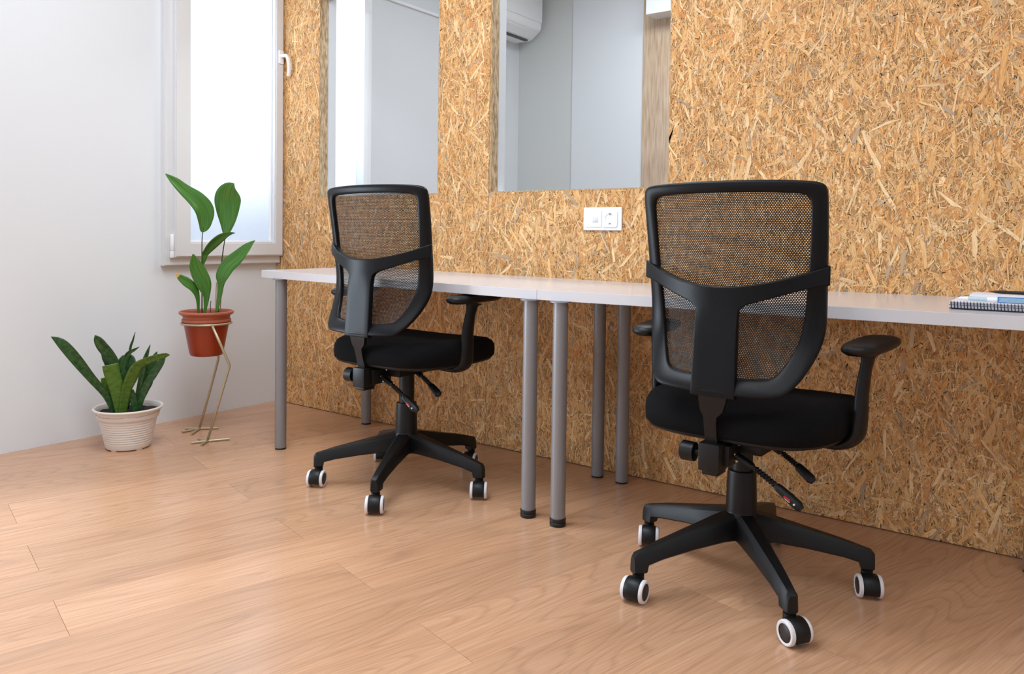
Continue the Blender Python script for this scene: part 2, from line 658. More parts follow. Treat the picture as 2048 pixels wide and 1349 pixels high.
def flake_mesh(x0, x1, z0, z1, hole):
    A = (x1 - x0) * (z1 - z0)
    sets = [
        (int(1300 * A), (0.04, 0.11), (0.006, 0.022), 0.75, PAL, [2, 4, 4, 2, 1.2, 0.5, 0.3], -0.0013, -0.0004),
        (int(5200 * A), (0.018, 0.055), (0.0025, 0.009), 0.7, PAL, [3, 5, 4, 2, 1.4, 0.5, 0.3], -0.0018, -0.0006),
        (int(17000 * A), (0.008, 0.030), (0.0010, 0.0038), 0.5, PAL, [4, 5, 4, 2.4, 1.8, 0.4, 0.3], -0.0020, -0.0009),
        (int(230 * A), (0.04, 0.12), (0.005, 0.018), 0.8, PAL, [5, 3, 2, 0.8, 0.4, 1.3, 0.7], -0.0021, -0.0015),
        (int(60 * A), (0.005, 0.015), (0.0025, 0.005), 0.5, [(52, 38, 28), (40, 28, 20)], [1, 1], -0.0022, -0.0017),
        (int(900 * A), (0.004, 0.016), (0.001, 0.0034), 0.5, [(78, 52, 32), (52, 36, 24), (112, 74, 42)], [1, 1, 1.4], -0.0021, -0.0012),
    ]
    P, Cc, U = [], [], []
    for s in sets:
        p, c, u = flake_arrays(s[0], x0, x1, z0, z1, *s[1:])
        P.append(p)
        Cc.append(c)
        U.append(u)
    P, Cc, U = np.concatenate(P), np.concatenate(Cc), np.concatenate(U)
    if hole:
        h0, h1, hz0, hz1 = hole
        ctr = P.mean(1)
        keep = ~((ctr[:, 0] > h0) & (ctr[:, 0] < h1) & (ctr[:, 2] > hz0) & (ctr[:, 2] < hz1))
        P, Cc, U = P[keep], Cc[keep], U[keep]
        X, Z = P[..., 0], P[..., 2]
        ins = (X > h0) & (X < h1) & (Z > hz0) & (Z < hz1)
        dl, dr, db, dt = X - h0, h1 - X, Z - hz0, hz1 - Z
        mn = np.minimum.reduce([dl, dr, db, dt])
        P[..., 0] = np.where(ins & (mn == dl), h0, np.where(ins & (mn == dr), h1, X))
        P[..., 2] = np.where(ins & (mn == db), hz0, np.where(ins & (mn == dt), hz1, Z))
    P[..., 0] = P[..., 0].clip(x0, x1)
    P[..., 2] = P[..., 2].clip(z0, z1)
    n = len(P)
    me = bpy.data.meshes.new('strands')
    me.vertices.add(n * 6)
    me.vertices.foreach_set('co', P.reshape(-1).astype(np.float32))
    me.loops.add(n * 6)
    me.loops.foreach_set('vertex_index', np.arange(n * 6, dtype=np.int32))
    me.polygons.add(n)
    me.polygons.foreach_set('loop_start', np.arange(0, n * 6, 6, dtype=np.int32))
    a = me.attributes.new('fcol', 'FLOAT_COLOR', 'POINT')
    a.data.foreach_set('color', np.concatenate([np.repeat(Cc, 6, 0), np.ones((n * 6, 1))], 1).reshape(-1).astype(np.float32))
    a = me.attributes.new('fuv', 'FLOAT_VECTOR', 'POINT')
    a.data.foreach_set('vector', U.reshape(-1).astype(np.float32))
    me.update(calc_edges=True)
    return me


for k in range(3):
    x0, x1 = bounds[k] + 0.0003, bounds[k + 1] - 0.0003
    hole = (O1[0], O1[1], OZ0, OZ1) if k == 0 else (O2[0], O2[1], OZ0, OZ1) if k == 1 else None
    bm = bmesh.new()
    zb, zt = 0.003, ZC
    if hole:
        box(bm, (x0, 0, zb), (hole[0], YC, zt))
        box(bm, (hole[1], 0, zb), (x1, YC, zt))
        box(bm, (hole[0], 0, zb), (hole[1], YC, hole[2]))
        box(bm, (hole[0], 0, hole[3]), (hole[1], YC, zt))
    else:
        box(bm, (x0, 0, zb), (x1, YC, zt))
    pn = obj('panel', bm, M_BOARD, wall_back)
    me = flake_mesh(x0, min(x1, 3.6), zb, 2.25, hole)
    tag(link('strands', me, M_FLAKE, pn), kind='stuff')

# the two glazed openings
for i, o in ((2, O1), (3, O2)):
    win = S(empty('window_%d' % i, ((o[0] + o[1]) / 2, 0.05, OZ0)))
    px, pz = win.location.x, win.location.z
    bm = bmesh.new()
    box(bm, (o[0] - px, 0.0, 0), (o[1] - px, 0.006, OZ1 - pz))
    pane = obj('pane', bm, M_GLASS, win)
    for nm, a, b in (('jamb', (o[0] - px, -0.0495, 0), (o[0] - px + 0.004, -0.0005, OZ1 - pz)),
                     ('jamb', (o[1] - px - 0.004, -0.0495, 0), (o[1] - px, -0.0005, OZ1 - pz)),
                     ('sill', (o[0] - px + 0.004, -0.0495, 0), (o[1] - px - 0.004, -0.0005, 0.004))):
        boxm(nm, a, b, M_EDGE, win)

# ------------------------------------------------------------------ the room beyond the glass
NX = -0.79
slab_with_holes('wall_far_left', [((NX - 0.2, YB, -0.05), (NX, 0.33, ZC)), ((NX - 0.2, 0.68, -0.05), (NX, 2.4, ZC)),
                                  ((NX - 0.2, 0.33, -0.05), (NX, 0.68, 0.4))], M_WALL2)
slab_with_holes('wall_far', [((NX, 2.2, -0.05), (-0.31, 2.4, ZC))], M_WALL3)
slab_with_holes('wall_far_centre', [((-0.31, 2.19, -0.05), (0.253, 2.4, ZC))], M_WALL2)
M_WOODP = mat('pale_wood_panel', srgb(205, 178, 150), 0.6)
nt, N, L, b = nodes(M_WOODP)
tc = N.new('ShaderNodeTexCoord')
mp = N.new('ShaderNodeMapping')
mp.inputs['Scale'].default_value = (90, 90, 7)
L.new(tc.outputs['Object'], mp.inputs['Vector'])
n = N.new('ShaderNodeTexNoise')
n.inputs['Scale'].default_value = 1
n.inputs['Detail'].default_value = 4
L.new(mp.outputs[0], n.inputs['Vector'])
cr = N.new('ShaderNodeValToRGB')
cr.color_ramp.elements[0].position = 0.3
cr.color_ramp.elements[0].color = srgb(176, 146, 118)
cr.color_ramp.elements[1].position = 0.7
cr.color_ramp.elements[1].color = srgb(214, 188, 160)
L.new(n.outputs['Fac'], cr.inputs[0])
L.new(cr.outputs[0], b.inputs['Base Color'])
slab_with_holes('wall_far_right', [((0.253, 2.18, -0.05), (XR, 2.4, ZC))], M_WOODP)

w4 = S(empty('window_4', (NX, 0.5, 0.4)))
boxm('pane', (-0.06, -0.17, 0.0), (-0.05, 0.12, 2.4), M_FROST, w4)
boxm('frame', (-0.07, 0.12, 0.0), (0.012, 0.18, 2.4), M_BEAD, w4, 0.003)
boxm('frame', (-0.07, -0.17, 0.0), (0.012, -0.14, 2.4), M_BEAD, w4, 0.003)

tr = boxm('cable_trunking', (NX, 0.70, 2.325), (NX + 0.018, 1.45, 2.343), M_AC, None, 0.003)
tag(tr, 'thin white cable trunking on the wall behind the left glass opening', 'trunking')

ac = tag(empty('air_conditioner', (NX, 1.72, 2.33)), 'white split air conditioner high behind the right glass opening', 'air conditioner')
pr = [(0.0, 0.0), (0.13, -0.004), (0.155, 0.0), (0.232, 0.055), (0.242, 0.075), (0.242, 0.29), (0.232, 0.30), (0.0, 0.30)]
bm = bmesh.new()
va = [bm.verts.new((x, -0.42, z)) for x, z in pr]
vb = [bm.verts.new((x, 0.42, z)) for x, z in pr]
bm.faces.new(va[::-1])
bm.faces.new(vb)
for k in range(len(pr)):
    bm.faces.new((va[k], va[(k + 1) % len(pr)], vb[(k + 1) % len(pr)], vb[k]))
bmesh.ops.bevel(bm, geom=[e for e in bm.edges], offset=0.006, segments=2, affect='EDGES')
weighted(obj('body', bm, M_AC, ac, auto=35))
bm = bmesh.new()
box(bm, (0.236, -0.418, 0.112), (0.249, 0.418, 0.296), 0.004)
weighted(obj('front_panel', bm, M_AC, ac, auto=35))
bm = bmesh.new()
box(bm, (0.0, -0.37, -0.003), (0.07, 0.37, 0.003), 0.002, 1, Matrix.Translation((0.166, 0, 0.005)) @ Matrix.Rotation(-0.62, 4, 'Y'))
obj('louvre', bm, M_AC, ac, auto=40)
boxm('air_outlet', (0.125, -0.375, -0.010), (0.152, 0.375, 0.004), M_DARK, ac)

jb = boxm('wall_box', (0.345, 2.03, 2.345), (0.72, 2.18, 2.70), M_AC, None, 0.004)
tag(jb, 'white box on the pale wood wall behind the right glass opening', 'box')

# unseen blue-grey block added outside the left window to shade the pane's foot
pp = boxm('sky_blocker', (-1.5, -2.0, -0.1), (-1.18, 2.4, 1.27), M_OUT)
S(pp)

# ------------------------------------------------------------------ left window
w1 = S(empty('window_1', (XL, 0.0, 0.0)))
FX, SX = 0.035, 0.062     # how far frame and sash stand proud of the wall
FY0, FY1, FZ0, FZ1 = -0.650, -0.004, 0.737, 2.30


def ring_frame(name, y0, y1, z0, z1, wl, wr, wb, wt, x0, x1, m, parent, bev=0.004):
    bm = bmesh.new()
    o = [(y0, z0), (y1, z0), (y1, z1), (y0, z1)]
    i = [(y0 + wl, z0 + wb), (y1 - wr, z0 + wb), (y1 - wr, z1 - wt), (y0 + wl, z1 - wt)]
    V = {}
    for tagk, x in (('b', x0), ('f', x1)):
        for nm, pts in (('o', o), ('i', i)):
            V[tagk + nm] = [bm.verts.new((x, y, z)) for y, z in pts]
    for k in range(4):
        j = (k + 1) % 4
        bm.faces.new((V['fo'][k], V['fo'][j], V['fi'][j], V['fi'][k]))
        bm.faces.new((V['bo'][j], V['bo'][k], V['bi'][k], V['bi'][j]))
        bm.faces.new((V['bo'][k], V['bo'][j], V['fo'][j], V['fo'][k]))
        bm.faces.new((V['fi'][k], V['fi'][j], V['bi'][j], V['bi'][k]))
    if bev:
        es = [e for e in bm.edges if all(v in V['fo'] or v in V['fi'] for v in e.verts) and not (({e.verts[0], e.verts[1]} & set(V['fo'])) and ({e.verts[0], e.verts[1]} & set(V['fi'])))]
        bmesh.ops.bevel(bm, geom=es, offset=bev, segments=2, affect='EDGES')
    return weighted(obj(name, bm, m, parent, auto=35))


ring_frame('frame', FY0, FY1, FZ0, FZ1, 0.05, 0.035, 0.055, 0.05, -0.06, FX, M_PVC, w1)
sash = ring_frame('sash', -0.612, -0.006, 0.776, 2.27, 0.080, 0.052, 0.070, 0.07, 0.002, SX, M_PVC, w1, 0.006)
ring_frame('glazing_bead', -0.534, -0.056, 0.844, 2.202, 0.010, 0.010, 0.012, 0.010, 0.010, 0.034, M_BEAD, w1, 0.003)
boxm('pane', (0.012, -0.53, 0.85), (0.018, -0.06, 2.2), M_FROST, w1)
hb = bmesh.new()
lathe(hb, [(0.0085, 0.775), (0.0095, 0.78), (0.0095, 0.802), (0.0085, 0.806)], 16)
lathe(hb, [(0.007, 0.806), (0.0085, 0.81), (0.0085, 0.880), (0.006, 0.884)], 16)
obj('hinge', hb, M_BEAD, w1, auto=35, loc=(FX + 0.012, -0.620, 0))
bm = bmesh.new()
lathe(bm, [(0.0075, 0), (0.0075, 0.0035)], 16)
obj('hinge_ring', bm, M_DARK, w1, auto=35, loc=(FX + 0.012, -0.620, 0.8035))
# handle
hd = bmesh.new()
box(hd, (SX, -0.043, 1.775), (SX + 0.008, -0.013, 1.845), 0.004)
rose = obj('handle_rose', hd, M_BEAD, w1, auto=35)
hd = bmesh.new()
pts = smooth_pts([(SX + 0.006, -0.028, 1.815), (SX + 0.028, -0.028, 1.815), (SX + 0.046, -0.027, 1.812), (SX + 0.056, -0.024, 1.795), (SX + 0.060, -0.021, 1.765), (SX + 0.058, -0.018, 1.735), (SX + 0.052, -0.017, 1.708)], 5)
tube(hd, pts, [(0.0085, 0.011) if k < 12 else (0.0085, 0.012) for k in range(len(pts))], 12)
obj('window_handle', hd, M_BEAD, w1, smooth=True)

# ------------------------------------------------------------------ desks
LEGZ = 0.70


def make_desk(name, x0, x1, zl, zr, legs, label):
    """legs: (x, y, extended foot)"""
    t = empty(name, ((x0 + x1) / 2, -0.3, 0))
    tag(t, label, 'desk', 'white desks along the particle board wall')
    ox, oy = t.location.x, t.location.y
    bm = bmesh.new()
    box(bm, (x0 - ox, -0.598 - oy, -0.031), (x1 - ox, -0.003 - oy, 0.0), 0.0016, 2)
    for v in bm.verts:
        f = (v.co.x + ox - x0) / (x1 - x0)
        v.co.z += zl + (zr - zl) * f
    weighted(obj('tabletop', bm, M_DESK, t, auto=50))
    for (lx, ly, ext) in legs:
        ztop = zl + (zr - zl) * (lx - x0) / (x1 - x0) - 0.0315
        bm = bmesh.new()
        zb = 0.022 if ext else 0.006
        lathe(bm, [(0.0215, zb), (0.0232, zb + 0.001), (0.0232, ztop - 0.004), (0.034, ztop - 0.003), (0.034, ztop)], 32)
        lg = obj('leg', bm, M_LEG, t, auto=40, loc=(lx - ox, ly - oy, 0))
        bm = bmesh.new()
        if ext:
            lathe(bm, [(0.021, 0), (0.0248, 0.002), (0.0252, 0.011), (0.0235, 0.0125), (0.0235, 0.0145), (0.0252, 0.016), (0.0252, 0.0245), (0.0238, 0.026)], 32, cap1=False)
        else:
            lathe(bm, [(0.020, 0), (0.0222, 0.001), (0.0222, 0.0065)], 32)
        obj('foot', bm, M_RUB, lg, auto=40)
    return t


XJ = 1.3085
make_desk('desk', -0.088, XJ - 0.0006, 0.7395, 0.7285, [(0.017, -0.578, 0), (-0.031 + 0.004, -0.056, 0), (1.277, -0.585, 1), (1.2435, -0.085, 0)],
          'white desk with its left end by the plants and left chair')
make_desk('desk', XJ + 0.0006, 2.74, 0.7285, 0.7375, [(1.394, -0.592, 1), (1.349, -0.092, 0), (2.602, -0.088, 0), (2.66, -0.575, 1)],
          'white desk carrying the notebook and pens, beside the right chair')


# ------------------------------------------------------------------ office chairs
def ye(z):
    return interp(z, [0.55, 0.575, 0.60, 0.63, 0.66, 0.70, 0.75, 0.85, 0.95, 1.04, 1.06], [-0.214, -0.196, -0.174, -0.153, -0.135, -0.122, -0.121, -0.134, -0.149, -0.166, -0.171])


def cz_(z):
    return interp(z, [0.55, 0.6, 0.66, 0.75, 0.85, 0.95, 1.06], [0.036, 0.045, 0.052, 0.055, 0.055, 0.048, 0.030])


def yb(x, z):
    return ye(z) - cz_(z) * (1 - min(1.15, abs(x) / 0.228) ** 2)


OUTR = [(0, 1.0600), (.08, 1.0594), (.15, 1.0575), (.20, 1.0545), (.2205, 1.0495), (.2285, 1.040), (.2300, 1.02), (.2290, .97), (.2275, .91), (.2255, .85), (.2240, .80), (.2230, .75), (.2215, .71), (.2165, .675), (.207, .642), (.193, .608), (.177, .580), (.160, .562), (.142, .5555), (.10, .5535), (.05, .5525), (0, .552)]
INNR = [(0, 1.0300), (.08, 1.0295), (.135, 1.028), (.172, 1.0255), (.188, 1.0205), (.1945, 1.009), (.1955, .99), (.1940, .95), (.1915, .90), (.1885, .85), (.1835, .80), (.1790, .75), (.1755, .715), (.1700, .685), (.1610, .657), (.149, .630), (.138, .610), (.127, .600), (.112, .596), (.08, .594), (.04, .593), (0, .593)]


def full(half):
    return half + [(-x, z) for x, z in half[-2:0:-1]]


def inside(x, z, poly):
    c = False
    n = len(poly)
    for i in range(n):
        x1, z1 = poly[i]
        x2, z2 = poly[(i + 1) % n]
        if (z1 > z) != (z2 > z) and x < (x2 - x1) * (z - z1) / (z2 - z1) + x1:
            c = not c
    return c


def back_frame_bm():
    bm = bmesh.new()
    O, I = full(OUTR), full(INNR)
    n = len(O)
    rings = []
    for (ox, oz), (ix, iz) in zip(O, I):
        def P(f, dy, g=0):
            x, z = ox + (ix - ox) * f, oz + (iz - oz) * f
            return bm.verts.new((x, yb(x, z) + dy, z))
        rings.append([P(0.0, 0.012), P(-0.0, -0.006), P(0.10, -0.0125), P(0.5, -0.0145), P(0.93, -0.0115), P(1.0, -0.006), P(1.0, 0.008), P(0.5, 0.013)])
    for k in range(n):
        a, b = rings[k], rings[(k + 1) % n]
        for j in range(8):
            bm.faces.new((a[j], a[(j + 1) % 8], b[(j + 1) % 8], b[j]))
    return bm


def net_mesh():
    """the woven net: one hexagonal ring of thread per hole, sagging with the frame."""
    inner = [(x * 1.03, 0.81 + (z - 0.81) * 1.03) for x, z in full(INNR)]
    px, pz = 0.0056, 0.0041
    verts, faces = [], []
    rows = int((1.04 - 0.58) / pz)
    for r in range(rows):
        z = 0.582 + r * pz
        for c in range(-38, 39):
            x = (c + (0.5 if r % 2 else 0)) * px
            if not inside(x, z, inner):
                continue
            b = len(verts)
            for s in (1.0, 0.55):
                for k in range(6):
                    t = math.pi / 3 * k + math.pi / 6
                    # hexagons that tile this lattice
                    hx = px / math.sqrt(3) * math.cos(t) * s
                    hz = pz / 1.5 * math.sin(t) * s
                    verts.append((x + hx, yb(x + hx, z + hz) + 0.002, z + hz))
            for k in range(6):
                j = (k + 1) % 6
                faces.append((b + k, b + j, b + 6 + j, b + 6 + k))
    me = bpy.data.meshes.new('mesh_net')
    me.from_pydata(verts, [], faces)
    return me


def brace_bm():
    """Y-shaped brace: two curved arms and the broad stem."""
    bm = bmesh.new()

    def y_(x, z):
        y = -0.232 + 0.094 * (abs(x) / 0.228) ** 1.8
        return y + 0.10 * min(0.0, z - 0.78) * (1 - min(1, abs(x) / 0.228)) * -0.6 * 1.0 * -1
    xs = [-0.2285, -0.226, -0.21, -0.18, -0.15, -0.12, -0.095, -0.075, -0.062, -0.052, -0.03, 0, 0.03, 0.052, 0.062, 0.075, 0.095, 0.12, 0.15, 0.18, 0.21, 0.226, 0.2285]

    def top(x):
        return 0.806 + 0.057 * (abs(x) / 0.23) ** 1.9

    def bot(x):
        a = abs(x)
        return interp(a, [0.052, 0.058, 0.068, 0.08, 0.11, 0.15, 0.19, 0.215, 0.235], [0.752, 0.760, 0.766, 0.770, 0.780, 0.794, 0.808, 0.814, 0.816])
    cols = []
    for x in xs:
        t_, b_ = top(x), bot(x) if abs(x) > 0.0521 else 0.752
        cols.append([bm.verts.new((x, y_(x, t_ + (b_ - t_) * f), t_ + (b_ - t_) * f)) for f in (0, 0.12, 0.5, 0.88, 1)])
    for a, b in zip(cols, cols[1:]):
        for k in range(4):
            bm.faces.new((a[k], a[k + 1], b[k + 1], b[k]))
    prev = [c[-1] for c, x in zip(cols, xs) if abs(x) < 0.0525]
    for z, wd in ((0.72, 0.052), (0.68, 0.0525), (0.62, 0.0535), (0.565, 0.0545), (0.5455, 0.055)):
        cur = [bm.verts.new((x / 0.052 * wd, -0.232 - 0.07 * (0.752 - z), z)) for x in (-0.052, -0.03, 0, 0.03, 0.052)]
        for k in range(4):
            bm.faces.new((prev[k], prev[k + 1], cur[k + 1], cur[k]))
        prev = cur
    bmesh.ops.recalc_face_normals(bm, faces=bm.faces)
    return bm


def seat_bm():
    bm = bmesh.new()

    def outline(s, n=48):
        pts = []
        for k in range(n):
            t = 2 * math.pi * k / n
            c, sn = math.cos(t), math.sin(t)
            e = 2 / 4.2
            x = 0.258 * math.copysign(abs(c) ** e, c)
            y = 0.240 * math.copysign(abs(sn) ** e, sn)
            x *= 1 - 0.13 * max(0, -y / 0.232) ** 1.5
            pts.append((x * s, y * s + 0.028))
        return pts
    prof = [(0.90, 0.447), (0.965, 0.449), (0.995, 0.458), (1.0, 0.475), (0.995, 0.492), (0.965, 0.508), (0.90, 0.518), (0.75, 0.523), (0.5, 0.521), (0.25, 0.519)]
    rings = []
    for s, z in prof:
        ring = []
        for x, y in outline(s):
            zz = z
            if z > 0.47:
                fr = max(0, (y - 0.10) / 0.15)
                zz = z - 0.018 * fr ** 2 * s + 0.012 * min(1, abs(x) / 0.24) ** 2 * s - 0.004 * max(0, -y / 0.2)
            ring.append(bm.verts.new((x, y, zz)))
        rings.append(ring)
    n = len(rings[0])
    for a, b in zip(rings, rings[1:]):
        for k in range(n):
            bm.faces.new((a[k], a[(k + 1) % n], b[(k + 1) % n], b[k]))
    bm.faces.new(rings[0][::-1])
    bm.faces.new(rings[-1])
    return bm


def shell_bm():
    bm = bmesh.new()
    rings = []
    for s, z in ((0.70, 0.432), (0.88, 0.436), (0.955, 0.443), (0.965, 0.4495), (0.90, 0.450)):
        ring = []
        for k in range(48):
            t = 2 * math.pi * k / 48
            c, sn = math.cos(t), math.sin(t)
            e = 2 / 4.2
            x = 0.258 * math.copysign(abs(c) ** e, c)
            y = 0.240 * math.copysign(abs(sn) ** e, sn)
            x *= 1 - 0.13 * max(0, -y / 0.232) ** 1.5
            ring.append(bm.verts.new((x * s, y * s + 0.028, z)))
        rings.append(ring)
    for a, b in zip(rings, rings[1:]):
        for k in range(48):
            bm.faces.new((a[k], a[(k + 1) % 48], b[(k + 1) % 48], b[k]))
    bm.faces.new(rings[0][::-1])
    bm.faces.new(rings[-1])
    return bm


def arm_post_bm(s):
    bm = bmesh.new()
    pts = smooth_pts([(s * 0.130, 0.030, 0.424), (s * 0.185, 0.026, 0.423), (s * 0.232, 0.018, 0.430), (s * 0.262, 0.010, 0.455), (s * 0.270, 0.006, 0.50), (s * 0.272, 0.006, 0.56), (s * 0.277, 0.010, 0.61), (s * 0.281, 0.015, 0.640), (s * 0.283, 0.018, 0.662)], 4)
    n = len(pts)
    rad = []
    for k in range(n):
        f = k / (n - 1)
        a = interp(f, [0, 0.3, 0.5, 0.8, 0.93, 1], [0.010, 0.014, 0.0145, 0.012, 0.013, 0.022])
        b = interp(f, [0, 0.3, 0.5, 0.8, 0.93, 1], [0.034, 0.032, 0.027, 0.021, 0.024, 0.044])
        rad.append((a, b))
    tube(bm, pts, rad, 14, ref=(0, 0, 1))
    return bm


def arm_pad_bm(s):
    """a rounded paddle, narrower at the rear."""
    bm = bmesh.new()
    half = [(0.0, -0.092), (0.018, -0.090), (0.033, -0.074), (0.041, -0.035), (0.0445, 0.02), (0.0445, 0.085), (0.040, 0.125), (0.028, 0.143), (0.012, 0.149), (0.0, 0.150)]
    ol = half + [(-x, y) for x, y in half[-2:0:-1]]
    rings = []
    for sc, z in ((0.45, 0.662), (0.80, 0.664), (0.97, 0.671), (1.0, 0.678), (0.96, 0.686), (0.80, 0.690), (0.4, 0.692)):
        ring = []
        for x, y in ol:
            yy = 0.03 + (y - 0.03) * (0.35 + 0.65 * sc if sc < 0.9 else sc)
            ring.append(bm.verts.new((s * 0.282 + x * sc + s * 0.10 * yy, yy - 0.004, z + 0.03 * yy)))
        rings.append(ring)
    n = len(ol)
    for a, b in zip(rings, rings[1:]):
        for k in range(n):
            bm.faces.new((a[k], a[(k + 1) % n], b[(k + 1) % n], b[k]))
    bm.faces.new(rings[0][::-1])
    bm.faces.new(rings[-1])
    return bm


def star_bm():
    bm = bmesh.new()
    lathe(bm, [(0.036, 0.112), (0.043, 0.118), (0.045, 0.14), (0.044, 0.178), (0.040, 0.186), (0.030, 0.188)], 30)
    for k in range(5):
        R_ = Matrix.Rotation(2 * math.pi * k / 5, 4, 'Z')
        secs = [(0.022, 0.187, 0.116, 0.027, 0.030), (0.07, 0.178, 0.117, 0.025, 0.029), (0.16, 0.156, 0.108, 0.021, 0.025), (0.25, 0.134, 0.094, 0.0175, 0.0205), (0.290, 0.122, 0.084, 0.0160, 0.0185), (0.2935, 0.121, 0.066, 0.0155, 0.018), (0.318, 0.114, 0.066, 0.0145, 0.0165), (0.3255, 0.106, 0.066, 0.010, 0.012)]
        rings = []
        for r, zt, zb, wt, wb in secs:
            c = 0.30
            sec = [(-wb, zb + 0.004), (-wb + 0.004, zb), (wb - 0.004, zb), (wb, zb + 0.004), (wt, zt - 0.010), (wt * 0.62, zt), (-wt * 0.62, zt), (-wt, zt - 0.010)]
            rings.append([bm.verts.new(R_ @ Vector((r, y, z))) for y, z in sec])
        for a, b in zip(rings, rings[1:]):
            for j in range(8):
                bm.faces.new((a[j], a[(j + 1) % 8], b[(j + 1) % 8], b[j]))
        bm.faces.new(rings[0][::-1])
        bm.faces.new(rings[-1])
    return bm


def lever_bm(p0, p1, flat):
    p0, p1 = Vector(p0), Vector(p1)
    bm = bmesh.new()
    pts, rad = [], []
    n = 46
    for k in range(n + 1):
        f = k / n
        p = p0.lerp(p1, f)
        p.z += 0.006 * math.sin(math.pi * f)
        if f < 0.26:
            r = (0.006, 0.010)
        elif f < 0.62:
            q = 0.0062 + 0.0022 * (1 if math.sin((f - 0.26) / 0.36 * 2 * math.pi * 8) > 0 else -1) * 0.6
            r = (q, q * 1.15)
        else:
            g = (f - 0.62) / 0.38
            q = interp(g, [0, 0.1, 0.5, 0.85, 1], [0.008, 0.010, 0.0115, 0.012, 0.007])
            r = (q * 0.62, q * 1.15)
        pts.append(p)
        rad.append(r)
    tube(bm, pts, rad, 12, ref=(0.3, -0.6, 0.7))
    return bm


CH = {}


def caster_meshes():
    # hood
    bm = bmesh.new()
    lathe(bm, [(0.0145, 0.045), (0.0145, 0.062), (0.012, 0.0635), (0.012, 0.068)], 16)
    prof = []
    n = 18
    a0, a1 = math.radians(-28), math.radians(188)
    rings = []
    for xx, rr in ((-0.0195, 0.0), (-0.0195, 0.0290), (-0.0170, 0.0305), (0.0170, 0.0305), (0.0195, 0.0290), (0.0195, 0.0)):
        ring = []
        for k in range(n + 1):
            t = a0 + (a1 - a0) * k / n
            r = max(rr, 0.006)
            ring.append(bm.verts.new((xx, -0.019 - r * math.cos(t), 0.0285 + r * math.sin(t))))
        rings.append(ring)
    for a, b in zip(rings, rings[1:] + rings[:1]):
        for k in range(n):
            bm.faces.new((a[k], a[k + 1], b[k + 1], b[k]))
    bm.faces.new([r[0] for r in rings])
    bm.faces.new([r[-1] for r in rings][::-1])
    CH['hood'] = bm
    R_ = lambda s: Matrix.Translation((0, -0.019, 0.0285)) @ Matrix.Rotation(s * math.pi / 2, 4, 'Y')
    for s, nm in ((1, 'r'), (-1, 'l')):
        bm = bmesh.new()
        lathe(bm, [(0.0205, 0.0280), (0.0235, 0.0292), (0.0262, 0.0288), (0.0280, 0.0270), (0.0285, 0.0245), (0.0285, 0.0198), (0.022, 0.0196)], 32, R_(s), False, False)
        CH['tyre' + nm] = bm
        bm = bmesh.new()
        lathe(bm, [(0.0001, 0.0285), (0.010, 0.0283), (0.0185, 0.0272), (0.0212, 0.026)], 32, R_(s), False, False)
        CH['disc' + nm] = bm


